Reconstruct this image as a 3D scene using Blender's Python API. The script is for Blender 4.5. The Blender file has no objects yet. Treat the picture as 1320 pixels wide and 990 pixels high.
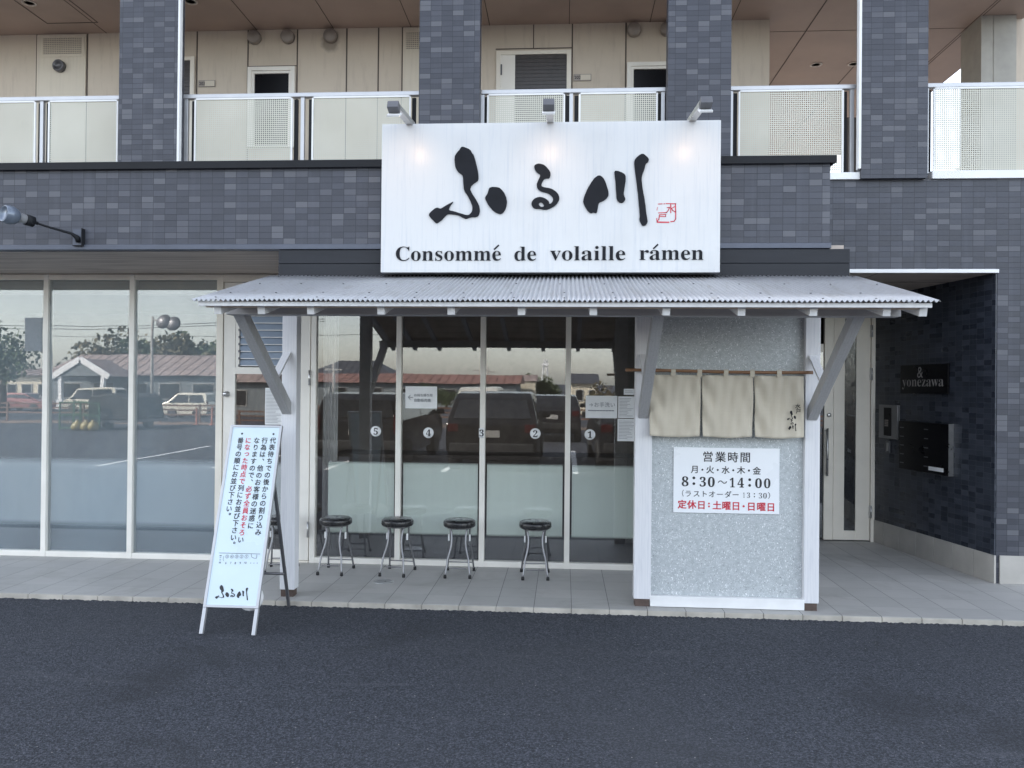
import bpy, bmesh, math, random
from mathutils import Vector, Matrix
random.seed(7)
S = bpy.context.scene
COL = S.collection
R = math.radians

# ------------------------------------------------------------------ camera, sky, sun, exposure
F, YAW, PITCH, ROLL, EYE = 1024.508, .0652, .0058, .0094, 1.7413
cy_, sy_, cp_, sp_ = math.cos(YAW), math.sin(YAW), math.cos(PITCH), math.sin(PITCH)
FWD = Vector((-sy_ * cp_, cy_ * cp_, sp_)); r0 = Vector((cy_, sy_, 0)); u0 = r0.cross(FWD)
RT = math.cos(ROLL) * r0 + math.sin(ROLL) * u0; UP = -math.sin(ROLL) * r0 + math.cos(ROLL) * u0
cam = bpy.data.cameras.new('camera'); camo = bpy.data.objects.new('camera', cam); COL.objects.link(camo)
cam.sensor_fit = 'HORIZONTAL'; cam.sensor_width = 36; cam.lens = F / 1320 * 36
cam.clip_start = .05; cam.clip_end = 3000
camo.matrix_world = Matrix(((RT.x, UP.x, -FWD.x, 0), (RT.y, UP.y, -FWD.y, 0), (RT.z, UP.z, -FWD.z, EYE), (0, 0, 0, 1)))
S.camera = camo

SUN_EL, SUN_AZ = R(34), R(-55)          # azimuth from +Y (behind the building) towards +X
w = bpy.data.worlds.new('World'); S.world = w; w.use_nodes = True
wn, wl = w.node_tree.nodes, w.node_tree.links
sky = wn.new('ShaderNodeTexSky'); sky.sky_type = 'NISHITA'; sky.sun_disc = False
sky.sun_elevation = SUN_EL; sky.sun_rotation = SUN_AZ; sky.dust_density = 1.2; sky.air_density = 1.0; sky.ozone_density = 1.0
hs = wn.new('ShaderNodeHueSaturation'); hs.inputs['Saturation'].default_value = .45
wl.new(sky.outputs[0], hs.inputs['Color']); wl.new(hs.outputs[0], wn['Background'].inputs[0])
wn['Background'].inputs[1].default_value = .15
sl = bpy.data.lights.new('sun', 'SUN'); sl.energy = 3.2; sl.angle = R(.53); sl.color = (1, .93, .84)
so = bpy.data.objects.new('sun', sl); COL.objects.link(so); so.location = (3, 40, 40)
sd = Vector((math.sin(SUN_AZ) * math.cos(SUN_EL), math.cos(SUN_AZ) * math.cos(SUN_EL), math.sin(SUN_EL)))
so.rotation_euler = sd.to_track_quat('Z', 'Y').to_euler()
S.view_settings.view_transform = 'Standard'; S.view_settings.look = 'None'
S.view_settings.exposure = 2.15; S.view_settings.gamma = 1

# ------------------------------------------------------------------ helpers
def ray(x, y): return FWD + RT * ((x - 660) / F) - UP * ((y - 495) / F)
def onY(x, y, Y):                      # point of the real plane Y (metres) seen at a spot of the photograph
    d = ray(x, y); t = Y / d.y
    return Vector((d.x * t, Y, EYE + d.z * t))

def tag(o, label=None, cat=None, group=None, kind=None):
    if label: o['label'] = label
    if cat: o['category'] = cat
    if group: o['group'] = group
    if kind: o['kind'] = kind
    return o
def empty(name, loc=(0, 0, 0), label=None, cat=None, group=None, rz=0, parent=None):
    o = bpy.data.objects.new(name, None); COL.objects.link(o); o.location = loc; o.rotation_euler[2] = rz
    o.empty_display_size = .1
    if parent: o.parent = parent
    return tag(o, label, cat, group)
def copy_tree(o, parent=None):
    c = o.copy(); COL.objects.link(c); c.parent = parent
    for ch in list(o.children): copy_tree(ch, c)
    return c

class MB:
    def __init__(s): s.b = bmesh.new(); s.mi = 0
    def _f(s, fs):
        for f in fs: f.material_index = s.mi
    def face(s, pts):
        f = s.b.faces.new([s.b.verts.new(p) for p in pts]); f.material_index = s.mi; return f
    def box(s, x0, x1, y0, y1, z0, z1, M=None):
        if x0 > x1: x0, x1 = x1, x0
        if y0 > y1: y0, y1 = y1, y0
        if z0 > z1: z0, z1 = z1, z0
        v = [s.b.verts.new((x, y, z)) for x in (x0, x1) for y in (y0, y1) for z in (z0, z1)]
        if M is not None:
            for q in v: q.co = M @ q.co
        for i in ((0, 1, 3, 2), (4, 6, 7, 5), (0, 4, 5, 1), (2, 3, 7, 6), (0, 2, 6, 4), (1, 5, 7, 3)):
            s._f([s.b.faces.new([v[k] for k in i])])
        return s
    def beam(s, a, b, w, h, up=(0, 0, 1)):     # bar from a to b, w sideways, h along up
        a, b = Vector(a), Vector(b); d = (b - a); L = d.length; d.normalize()
        sd = d.cross(Vector(up)).normalized(); uu = sd.cross(d)
        M = Matrix(((sd.x, d.x, uu.x, a.x), (sd.y, d.y, uu.y, a.y), (sd.z, d.z, uu.z, a.z), (0, 0, 0, 1)))
        return s.box(-w / 2, w / 2, 0, L, -h / 2, h / 2, M)
    def tube(s, pts, rad, n=10, cap=True):
        pts = [Vector(p) for p in pts]; rings = []; m = len(pts)
        rr = rad if isinstance(rad, (list, tuple)) else [rad] * m
        ref = None
        for i, p in enumerate(pts):
            t = (pts[min(i + 1, m - 1)] - pts[max(i - 1, 0)]).normalized()
            if ref is None: ref = t.orthogonal().normalized()
            e1 = (ref - t * ref.dot(t)).normalized(); e2 = t.cross(e1); ref = e1
            rings.append([s.b.verts.new(p + rr[i] * (math.cos(2 * math.pi * k / n) * e1 + math.sin(2 * math.pi * k / n) * e2)) for k in range(n)])
        for i in range(m - 1):
            for k in range(n):
                f = s.b.faces.new((rings[i][k], rings[i][(k + 1) % n], rings[i + 1][(k + 1) % n], rings[i + 1][k])); f.smooth = True; f.material_index = s.mi
        if cap:
            s._f([s.b.faces.new(rings[0][::-1]), s.b.faces.new(rings[-1])])
        return s
    def lathe(s, prof, M=Matrix(), n=28):      # prof: (r, z) list, axis = local z
        rings = []
        for r, z in prof:
            rings.append([s.b.verts.new(M @ Vector((r * math.cos(2 * math.pi * k / n), r * math.sin(2 * math.pi * k / n), z))) for k in range(n)] if r > 1e-6 else [s.b.verts.new(M @ Vector((0, 0, z)))])
        for a, b in zip(rings, rings[1:]):
            for k in range(n):
                q = [a[k % len(a)], a[(k + 1) % len(a)], b[(k + 1) % len(b)], b[k % len(b)]]
                q = [v for i, v in enumerate(q) if v not in q[:i]]
                if len(q) > 2:
                    f = s.b.faces.new(q); f.smooth = True; f.material_index = s.mi
        for rg, fl in ((rings[0], True), (rings[-1], False)):
            if len(rg) > 1: s._f([s.b.faces.new(rg[::-1] if fl else rg)])
        return s
    def prism(s, poly, a, b, fn):               # polygon extruded from parameter a to b, fn(u, v, t) -> point
        A = [s.b.verts.new(fn(u, v, a)) for u, v in poly]; B = [s.b.verts.new(fn(u, v, b)) for u, v in poly]
        n = len(poly); s._f([s.b.faces.new(A), s.b.faces.new(B[::-1])])
        for k in range(n): s._f([s.b.faces.new((A[k], B[k], B[(k + 1) % n], A[(k + 1) % n]))])
        return s
    def build(s, name, mats, parent=None, bevel=0, loc=None, fixn=True, shift=None):
        if fixn: bmesh.ops.recalc_face_normals(s.b, faces=s.b.faces)
        if shift is not None: bmesh.ops.translate(s.b, verts=s.b.verts, vec=-Vector(shift))
        me = bpy.data.meshes.new(name); s.b.to_mesh(me); s.b.free()
        for m in (mats if isinstance(mats, (list, tuple)) else [mats]): me.materials.append(m)
        o = bpy.data.objects.new(name, me); COL.objects.link(o)
        if parent: o.parent = parent
        if loc is not None: o.location = loc
        if bevel:
            b = o.modifiers.new('bevel', 'BEVEL'); b.width = bevel; b.segments = 2; b.limit_method = 'ANGLE'; b.angle_limit = R(40)
        return o

# text and brushwork are made as filled curves, turned into meshes, and laid on a plane (origin, x axis, y axis)
def curve_mesh(cu, name):
    o = bpy.data.objects.new(name, cu); COL.objects.link(o)
    dg = bpy.context.evaluated_depsgraph_get(); dg.update()
    me = bpy.data.meshes.new_from_object(o.evaluated_get(dg)); bpy.data.objects.remove(o); bpy.data.curves.remove(cu)
    me.name = name
    return me
TCACHE = {}
def glyphs(txt, bold=0, depth=.0):
    cu = bpy.data.curves.new('lettering', 'FONT'); cu.body = txt; cu.size = 1; cu.offset = bold; cu.extrude = depth
    cu.resolution_u = 4
    return curve_mesh(cu, 'lettering')
class Ink:                                      # gathers lettering on one plane into one mesh
    def __init__(s, O, X, Y): s.O, s.X, s.Y = Vector(O), Vector(X).normalized(), Vector(Y).normalized(); s.N = s.X.cross(s.Y); s.b = bmesh.new()
    def _add(s, me, f):
        n0 = len(s.b.verts); s.b.from_mesh(me); s.b.verts.ensure_lookup_table()
        for v in s.b.verts[n0:]:
            p = f(v.co); v.co = s.O + s.X * p[0] + s.Y * p[1] + s.N * p[2]
        bpy.data.meshes.remove(me)
    def text(s, txt, u0, v0, width=None, height=None, bold=0, depth=0, align='l', em=None, slant=0):
        me = glyphs(txt, bold, depth)
        xs = [v.co.x for v in me.vertices]; ys = [v.co.y for v in me.vertices]
        a, b, c, d = min(xs), max(xs), min(ys), max(ys)
        if em: kx = ky = em
        else:
            kx = width / (b - a) if width else None; ky = height / (d - c) if height else None
            kx = kx or ky; ky = ky or kx
        off = {'l': 0, 'c': -(b - a) / 2, 'r': -(b - a)}[align]
        s._add(me, lambda p: (u0 + (p.x - a + off + slant * (p.y - c)) * kx, v0 + (p.y - c if not em else p.y) * ky, p.z * kx))
        return (b - a) * kx
    def char(s, ch, u, v, size, bold=0, sx=1):    # one CJK character centred on (u, v)
        offs = [(0, 0)] if bold <= 0 else [(-bold, -bold), (bold, -bold), (-bold, bold), (bold, bold)]
        for k, (dx, dy) in enumerate(offs):
            me = glyphs(ch)
            s._add(me, lambda p: (u + (p.x - .5 + dx) * size * sx, v + (p.y - .37 + dy) * size, .00015 * k))
    def polys(s, polys, f, depth=0):
        cu = bpy.data.curves.new('brush', 'CURVE'); cu.dimensions = '2D'; cu.fill_mode = 'BOTH'; cu.extrude = depth
        for pl in polys:
            sp = cu.splines.new('POLY'); sp.points.add(len(pl) - 1); sp.use_cyclic_u = True
            for q, (x, y) in zip(sp.points, pl):
                a, b = f(x, y); q.co = (a, b, 0, 1)
        s._add(curve_mesh(cu, 'brush'), lambda p: p)
    def line(s, pts, wd):
        for (a, b), (c, d) in zip(pts, pts[1:]):
            t = Vector((c - a, d - b)); L = t.length
            if L < 1e-9: continue
            t /= L; n = Vector((-t.y, t.x)) * wd / 2; e = t * wd * .35
            q = [(a - e.x + n.x, b - e.y + n.y), (a - e.x - n.x, b - e.y - n.y), (c + e.x - n.x, d + e.y - n.y), (c + e.x + n.x, d + e.y + n.y)]
            s.b.faces.new([s.b.verts.new(s.O + s.X * x + s.Y * y) for x, y in q])
    def build(s, name, mat, parent=None):
        me = bpy.data.meshes.new(name); s.b.to_mesh(me); s.b.free(); me.materials.append(mat)
        o = bpy.data.objects.new(name, me); COL.objects.link(o)
        if parent: o.parent = parent; 
        return o

# ------------------------------------------------------------------ materials
class NT:
    def __init__(s, name):
        s.m = bpy.data.materials.new(name); s.m.use_nodes = True; s.t = s.m.node_tree; s.n = s.t.nodes; s.l = s.t.links
        s.p = s.n['Principled BSDF']; s._tc = None
    @property
    def obj(s):
        if s._tc is None: s._tc = s.n.new('ShaderNodeTexCoord')
        return s._tc.outputs['Object']
    def lk(s, a, b): s.l.new(a, b)
    def inp(s, node, k, v):
        if hasattr(v, 'is_output') or isinstance(v, bpy.types.NodeSocket): s.l.new(v, node.inputs[k])
        else: node.inputs[k].default_value = v
    def math(s, op, a, b=0, c=0):
        n = s.n.new('ShaderNodeMath'); n.operation = op
        for i, v in enumerate((a, b, c)): s.inp(n, i, v)
        return n.outputs[0]
    def noise(s, scale, detail=4, rough=.55, vec=None, dist=0):
        n = s.n.new('ShaderNodeTexNoise'); n.inputs['Scale'].default_value = scale; n.inputs['Detail'].default_value = detail
        n.inputs['Roughness'].default_value = rough; n.inputs['Distortion'].default_value = dist
        s.lk(vec if vec is not None else s.obj, n.inputs['Vector']); return n.outputs[0]
    def scaled(s, v3, vec=None):
        n = s.n.new('ShaderNodeMapping'); n.inputs['Scale'].default_value = v3; s.lk(vec if vec is not None else s.obj, n.inputs[0]); return n.outputs[0]
    def ramp(s, fac, stops, interp='LINEAR'):
        n = s.n.new('ShaderNodeValToRGB'); n.color_ramp.interpolation = interp; e = n.color_ramp.elements
        while len(e) < len(stops): e.new(.5)
        for q, (p, c) in zip(e, stops): q.position = p; q.color = (*c, 1) if len(c) == 3 else c
        s.lk(fac, n.inputs[0]); return n.outputs[0]
    def mix(s, fac, a, b, mode='MIX'):
        n = s.n.new('ShaderNodeMix'); n.data_type = 'RGBA'; n.blend_type = mode
        s.inp(n, 0, fac); s.inp(n, 6, a if not isinstance(a, tuple) else (*a, 1)); s.inp(n, 7, b if not isinstance(b, tuple) else (*b, 1)); return n.outputs[2]
    def sep(s, v=None):
        n = s.n.new('ShaderNodeSeparateXYZ'); s.lk(v if v is not None else s.obj, n.inputs[0]); return n.outputs
    def comb(s, x, y, z=0):
        n = s.n.new('ShaderNodeCombineXYZ')
        for i, v in enumerate((x, y, z)): s.inp(n, i, v)
        return n.outputs[0]
    def bump(s, h, strength=.3, dist=.01):
        n = s.n.new('ShaderNodeBump'); n.inputs['Strength'].default_value = strength; n.inputs['Distance'].default_value = dist
        s.lk(h, n.inputs['Height']); s.lk(n.outputs[0], s.p.inputs['Normal']); return n
    def set(s, base=None, rough=None, metal=None, spec=None):
        for k, v in (('Base Color', base), ('Roughness', rough), ('Metallic', metal), ('Specular IOR Level', spec)):
            if v is None: continue
            if isinstance(v, tuple): v = (*v, 1)
            s.inp(s.p, k, v)
        return s

def simple(name, c, rough=.5, metal=0, var=.12, vs=6, bump=0, bs=80, spec=.5):
    t = NT(name); n = t.noise(vs, 5)
    lo, hi = tuple(max(0, x * (1 - var)) for x in c), tuple(min(1, x * (1 + var)) for x in c)
    t.set(t.ramp(n, [(.3, lo), (.7, hi)]), t.math('ADD', t.math('MULTIPLY', n, .2), rough - .1), metal, spec)
    if bump: t.bump(t.noise(bs, 3), bump, .004)
    return t.m

def tile_mat(name, cols, cw=.1, ch=.05, gap=.035, off=(0, 0), mortar=(.022, .024, .032), rough=.42):
    t = NT(name); x, y, z = t.sep()
    g = t.n.new('ShaderNodeNewGeometry'); tc = t.n.new('ShaderNodeTexCoord')
    nx = t.math('GREATER_THAN', t.math('ABSOLUTE', t.sep(tc.outputs['Normal'])[0]), .7)
    u = t.math('ADD', t.math('MULTIPLY', x, t.math('SUBTRACT', 1, nx)), t.math('MULTIPLY', y, nx))
    u = t.math('DIVIDE', t.math('ADD', u, off[0] + 50), cw); v = t.math('DIVIDE', t.math('ADD', z, off[1] + 50), ch)
    fu, fv = t.math('FRACT', u), t.math('FRACT', v); iu, iv = t.math('FLOOR', u), t.math('FLOOR', v)
    wn_ = t.n.new('ShaderNodeTexWhiteNoise'); wn_.noise_dimensions = '2D'; t.lk(t.comb(iu, iv), wn_.inputs['Vector'])
    col = t.ramp(wn_.outputs[0], cols, 'CONSTANT')
    # five tiles to a wider joint, like sheet-mounted tiles
    gu = t.math('LESS_THAN', fu, gap); gv = t.math('LESS_THAN', fv, gap * 1.6)
    m = t.math('MAXIMUM', gu, gv)
    big = t.noise(.9, 4); fine = t.noise(60, 3)
    col = t.mix(t.math('MULTIPLY', big, .22), col, tuple(.6 * c for c in cols[0][1]))
    col = t.mix(t.math('MULTIPLY', fine, .12), col, (.12, .125, .15))
    st = t.noise(5, 4, .6, t.scaled((2.5, 2.5, .12)))          # faint rain streaks
    col = t.mix(t.ramp(st, [(.56, (0, 0, 0)), (.75, (.16, .16, .16))]), col, (.15, .155, .18))
    t.set(t.mix(m, col, mortar), t.math('ADD', rough - .05, t.math('MULTIPLY', wn_.outputs[0], .16)), spec=.35)
    h = t.math('ADD', t.math('SUBTRACT', 1, m), t.math('MULTIPLY', wn_.outputs[0], .25))
    t.bump(h, .5, .003)
    return t.m
TC = [(0, (0.044, 0.047, 0.0611)), (0.22, (0.053, 0.056, 0.0716)), (0.46, (0.062, 0.066, 0.0831)), (0.68, (0.072, 0.076, 0.0945)), (0.8, (0.096, 0.099, 0.1165)), (0.91, (0.122, 0.125, 0.1413))]
M_TILE = tile_mat('dark_grey_tile', TC)
M_TILE_UP = tile_mat('dark_grey_tile_columns', TC, cw=.105, off=(.02, .01))
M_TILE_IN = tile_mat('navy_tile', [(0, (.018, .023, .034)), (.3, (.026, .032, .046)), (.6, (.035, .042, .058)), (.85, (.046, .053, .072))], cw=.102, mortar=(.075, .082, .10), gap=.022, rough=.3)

def asphalt():
    t = NT('asphalt'); f = t.noise(78, 5, .9); m = t.noise(2.2, 5, .6); b = t.noise(.35, 3)
    vo = t.n.new('ShaderNodeTexVoronoi'); vo.inputs['Scale'].default_value = 95; t.lk(t.obj, vo.inputs['Vector'])
    c = t.ramp(f, [(.40, (.008, .010, .016)), (.5, (.033, .037, .047)), (.62, (.15, .162, .196))])
    c = t.mix(t.math('MULTIPLY', m, .40), c, (.045, .049, .060))
    c = t.mix(t.ramp(b, [(.45, (0, 0, 0)), (.62, (.35, .35, .35))]), c, (.062, .065, .072))
    sc = t.noise(1.1, 6, .7, t.scaled((.35, 2.6, 1)), .8)
    c = t.mix(t.ramp(sc, [(.58, (0, 0, 0)), (.74, (.32, .32, .32))]), c, (.12, .125, .14))
    c = t.mix(t.ramp(t.noise(.7, 4, .6, None, .5), [(.57, (0, 0, 0)), (.66, (.5, .5, .5))]), c, (.022, .024, .030))
    vw = t.n.new('ShaderNodeTexVoronoi'); vw.inputs['Scale'].default_value = 26; t.lk(t.obj, vw.inputs['Vector'])
    rare = t.math('MULTIPLY', t.math('LESS_THAN', vw.outputs['Distance'], .10), t.math('GREATER_THAN', t.sep(vw.outputs['Color'])[0], .88))
    c = t.mix(rare, c, (.30, .29, .27))
    t.set(c, .82, spec=.35)
    h = t.math('ADD', f, t.math('MULTIPLY', vo.outputs['Distance'], .9))
    t.bump(h, .9, .010)
    return t.m
M_ASPH = asphalt()

def floor_tile():
    t = NT('terrace_tile'); x, y, z = t.sep()
    u = t.math('DIVIDE', t.math('ADD', x, 4.4257 + 60), .3); v = t.math('DIVIDE', t.math('SUBTRACT', y, 6.338 - 60), .3)
    fu, fv = t.math('FRACT', u), t.math('FRACT', v)
    wn_ = t.n.new('ShaderNodeTexWhiteNoise'); wn_.noise_dimensions = '2D'; t.lk(t.comb(t.math('FLOOR', u), t.math('FLOOR', v)), wn_.inputs['Vector'])
    j1 = t.math('LESS_THAN', fu, .016); j2 = t.math('MULTIPLY', t.math('LESS_THAN', fv, .013), .45)
    j = t.math('MAXIMUM', j1, j2)
    c = t.ramp(wn_.outputs[0], [(0, (.38, .375, .36)), (1, (.45, .44, .42))])
    n = t.noise(3.5, 6, .65); f = t.noise(140, 2)
    c = t.mix(t.math('MULTIPLY', n, .4), c, (.32, .315, .305)); c = t.mix(t.math('MULTIPLY', f, .2), c, (.42, .41, .39))
    st = t.noise(1.3, 5, .7, None, 1.2)
    c = t.mix(t.ramp(st, [(.5, (0, 0, 0)), (.72, (.5, .5, .5))]), c, (.25, .24, .22))
    t.set(t.mix(j, c, (.10, .10, .10)), t.math('ADD', .42, t.math('MULTIPLY', n, .25)))
    t.bump(t.math('ADD', t.math('SUBTRACT', 1, j), t.math('MULTIPLY', f, .15)), .35, .003)
    return t.m
M_FLOOR = floor_tile()
M_KERB = simple('kerb_tile', (.43, .40, .35), .6, var=.25, vs=5, bump=.2)
M_BASE = simple('skirting_tile', (.40, .38, .35), .55, var=.12, vs=4, bump=.15)

def weathered(name, c, streak=(.5, .52, .55), amt=.5, rough=.5, sc=(9, 9, .35), spec=.4):
    t = NT(name); n = t.noise(4, 6, .65, t.scaled(sc)); g = t.noise(2.2, 5)
    col = t.mix(t.ramp(n, [(.52, (0, 0, 0)), (.78, (amt, amt, amt))]), c, streak)
    col = t.mix(t.ramp(g, [(.45, (0, 0, 0)), (.8, (amt * .5,) * 3)]), col, tuple(x * .7 for x in c))
    t.set(col, t.math('ADD', rough, t.math('MULTIPLY', n, .15)), spec=spec); t.bump(t.noise(40, 4), .06, .003)
    return t.m
M_SIGN = weathered('white_sign_panel', (.60, .605, .61), (.42, .46, .52), .6, .22, (11, 11, .4), .5)
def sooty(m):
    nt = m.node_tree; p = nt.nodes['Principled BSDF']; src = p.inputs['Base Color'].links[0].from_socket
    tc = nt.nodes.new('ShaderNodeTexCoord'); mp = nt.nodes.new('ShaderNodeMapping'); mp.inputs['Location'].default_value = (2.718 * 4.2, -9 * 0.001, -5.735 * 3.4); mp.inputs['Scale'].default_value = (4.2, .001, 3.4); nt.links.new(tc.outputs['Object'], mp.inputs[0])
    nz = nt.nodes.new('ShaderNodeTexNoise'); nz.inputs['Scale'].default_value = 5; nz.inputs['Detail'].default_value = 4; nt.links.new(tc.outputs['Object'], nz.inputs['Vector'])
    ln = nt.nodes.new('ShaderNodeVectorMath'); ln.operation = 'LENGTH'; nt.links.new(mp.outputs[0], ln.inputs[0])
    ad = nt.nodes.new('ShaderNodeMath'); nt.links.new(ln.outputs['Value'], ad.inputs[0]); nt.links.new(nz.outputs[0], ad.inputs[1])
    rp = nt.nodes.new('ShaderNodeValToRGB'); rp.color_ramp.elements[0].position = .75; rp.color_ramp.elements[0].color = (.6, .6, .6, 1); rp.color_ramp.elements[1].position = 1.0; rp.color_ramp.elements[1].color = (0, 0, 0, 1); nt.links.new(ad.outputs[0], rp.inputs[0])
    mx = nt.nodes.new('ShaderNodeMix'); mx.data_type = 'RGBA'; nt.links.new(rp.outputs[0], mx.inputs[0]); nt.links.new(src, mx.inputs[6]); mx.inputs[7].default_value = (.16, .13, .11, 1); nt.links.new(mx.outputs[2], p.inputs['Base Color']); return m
M_WALLUP = weathered('cream_wall_panel', (.60, .525, .435), (.38, .32, .27), .5, .6, (4, 4, .5))
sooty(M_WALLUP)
M_HATCH = weathered('cream_door_panel', (.66, .60, .50), (.4, .36, .31), .3, .5)

def wood_paint(name, c, dark, amt=.55):
    t = NT(name); x, y, z = t.sep()
    wv = t.n.new('ShaderNodeTexWave'); wv.wave_type = 'BANDS'; wv.bands_direction = 'X'; wv.inputs['Scale'].default_value = 14
    wv.inputs['Distortion'].default_value = 7; wv.inputs['Detail'].default_value = 3; wv.inputs['Detail Scale'].default_value = .6
    t.lk(t.scaled((1, 1, .16)), wv.inputs['Vector'])
    n = t.noise(7, 5, .6, t.scaled((10, 10, .6)))
    col = t.mix(t.ramp(wv.outputs[0], [(.6, (0, 0, 0)), (.97, (amt * .3,) * 3)]), c, dark)
    col = t.mix(t.ramp(n, [(.5, (0, 0, 0)), (.8, (amt,) * 3)]), col, dark)
    t.set(col, .6); t.bump(t.math('ADD', t.math('MULTIPLY', wv.outputs[0], .4), n), .15, .003)
    return t.m
M_POST = wood_paint('white_painted_timber', (.70, .70, .72), (.48, .49, .54))
def wood_h(name, c, dark, amt=.6):
    t = NT(name); n = t.noise(6, 5, .6, t.scaled((.5, 8, 8))); m = t.noise(12, 5)
    col = t.mix(t.ramp(n, [(.4, (0, 0, 0)), (.75, (amt,) * 3)]), c, dark); col = t.mix(t.math('MULTIPLY', m, .25), col, dark)
    t.set(col, .65); t.bump(n, .15, .003); return t.m
M_BEAM = wood_h('grey_painted_timber', (.46, .45, .45), (.33, .32, .32))
M_BRACE = wood_paint('shaded_brace_timber', (.44, .44, .45), (.30, .30, .31), .7)  # brace timber coloured grey for its unlit look under the awning
M_RAFT = simple('white_rafter_paint', (.68, .68, .69), .6, var=.1, vs=20)
M_BLACKB = wood_h('black_stained_board', (.014, .016, .022), (.007, .008, .012), .7)
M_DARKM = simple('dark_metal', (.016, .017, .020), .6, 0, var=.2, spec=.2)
M_FLASH = simple('grey_metal_flashing', (.085, .095, .125), .45, .2, var=.15)
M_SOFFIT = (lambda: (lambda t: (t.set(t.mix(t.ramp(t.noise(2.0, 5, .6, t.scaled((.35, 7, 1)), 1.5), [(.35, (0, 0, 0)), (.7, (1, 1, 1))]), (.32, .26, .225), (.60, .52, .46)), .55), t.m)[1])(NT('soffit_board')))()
M_CEIL = simple('brown_ceiling_board', (.43, .325, .275), .6, var=.10, vs=1.5)
M_JOINT = simple('ceiling_joint', (.10, .08, .07), .7)
M_ALU = simple('white_aluminium', (.80, .77, .71), .42, 0, var=.06, vs=3)
M_ALUC = simple('cream_aluminium', (.80, .75, .66), .42, 0, var=.08, vs=2)
M_STEEL = simple('brushed_steel', (.55, .55, .55), .3, .9, var=.1, vs=12)
M_CHROME = simple('chrome_tube', (.22, .22, .23), .32, .7, var=.12, vs=30)
M_RAIL = simple('silver_railing', (.47, .475, .49), .36, .45, var=.06)
M_WHITE = simple('white_paint', (.78, .78, .78), .45, var=.05)
M_PAPER = simple('white_paper', (.80, .81, .82), .45, var=.06, vs=9)
M_HOURS = simple('white_plastic_board', (.82, .84, .87), .3, var=.02, vs=2)
M_BOARD = simple('pale_board', (.60, .71, .78), .3, var=.04, vs=3)
M_INK = simple('black_ink', (.012, .012, .016), .45, var=.2, vs=30)
M_SIGNINK = simple('charcoal_lettering', (.013, .014, .018), .6, var=.2, vs=9, spec=.15)
M_RED = simple('red_ink', (.55, .025, .05), .45, var=.1)
M_GREYINK = simple('grey_ink', (.22, .23, .26), .5)
M_BROWNP = simple('brown_plinth', (.085, .058, .048), .7, var=.25, vs=20)
M_VINYL = simple('black_vinyl', (.014, .014, .016), .28, var=.3, vs=15, bump=.15, bs=60)
M_RUBBER = simple('black_rubber', (.015, .015, .016), .7)
M_BLACKG = simple('gloss_black', (.004, .004, .006), .3, var=.1, spec=.2)
M_LETTER = simple('grey_letter', (.30, .28, .27), .5)
M_DARKIN = simple('dark_interior', (.060, .048, .042), .8, var=.2)
M_DARKDR = simple('dark_door', (.045, .038, .038), .35, var=.2, vs=20)
M_GREYM = simple('grey_machine', (.13, .13, .14), .4, .4)
M_VENT = simple('vent_grey', (.30, .265, .24), .5, .2, var=.12)
M_SOFT = simple('translucent_white', (.75, .75, .75), .4)
M_DOWNL = simple('downlight_trim', (.6, .52, .46), .4)

def corrugated():
    t = NT('galvanised_sheet'); n = t.noise(1.6, 5, .6, t.scaled((2.5, .5, 1))); f = t.noise(26, 4, .7)
    c = t.mix(n, (.40, .405, .42), (.52, .525, .54)); c = t.mix(t.ramp(f, [(.55, (0, 0, 0)), (.75, (.4, .4, .4))]), c, (.29, .285, .28))
    gr = t.noise(3.2, 6, .7, t.scaled((5, .7, 1))); c = t.mix(t.ramp(gr, [(.52, (0, 0, 0)), (.72, (.5, .5, .5))]), c, (.27, .25, .225))
    t.set(c, t.math('ADD', .36, t.math('MULTIPLY', f, .25)), .45); return t.m
M_CORR = corrugated()

def terrazzo():
    t = NT('washed_chip_panel')
    n = t.noise(26, 3); base = t.ramp(n, [(.3, (.38, .41, .425)), (.7, (.50, .53, .545))])
    def chips(scale, thr, keep, sc):
        v = t.n.new('ShaderNodeTexVoronoi'); v.inputs['Scale'].default_value = scale; v.inputs['Randomness'].default_value = 1
        wob = t.n.new('ShaderNodeTexNoise'); wob.inputs['Scale'].default_value = 30; t.lk(t.obj, wob.inputs['Vector'])
        ad = t.n.new('ShaderNodeVectorMath'); ad.operation = 'MULTIPLY_ADD'; t.lk(wob.outputs['Color'], ad.inputs[0]); ad.inputs[1].default_value = (.03, .03, .03); t.lk(t.scaled(sc), ad.inputs[2])
        t.lk(ad.outputs[0], v.inputs['Vector'])
        return t.math('MULTIPLY', t.math('LESS_THAN', v.outputs['Distance'], thr), t.math('GREATER_THAN', t.sep(v.outputs['Color'])[0], keep)), v
    a, va = chips(95, .33, .5, (1, 1, 1)); b, vb = chips(110, .30, .70, (1, 1, .45)); d, vd = chips(80, .22, .80, (1, 1, 1)); e, ve = chips(120, .36, .5, (.45, 1, 1))
    c = t.mix(e, base, (.58, .61, .62)); c = t.mix(a, c, (.38, .40, .41)); c = t.mix(b, c, (.80, .81, .82)); c = t.mix(d, c, (.17, .18, .19))
    t.set(c, .65); t.bump(t.math('ADD', va.outputs['Distance'], n), .3, .004); return t.m
M_TERR = terrazzo()

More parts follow.
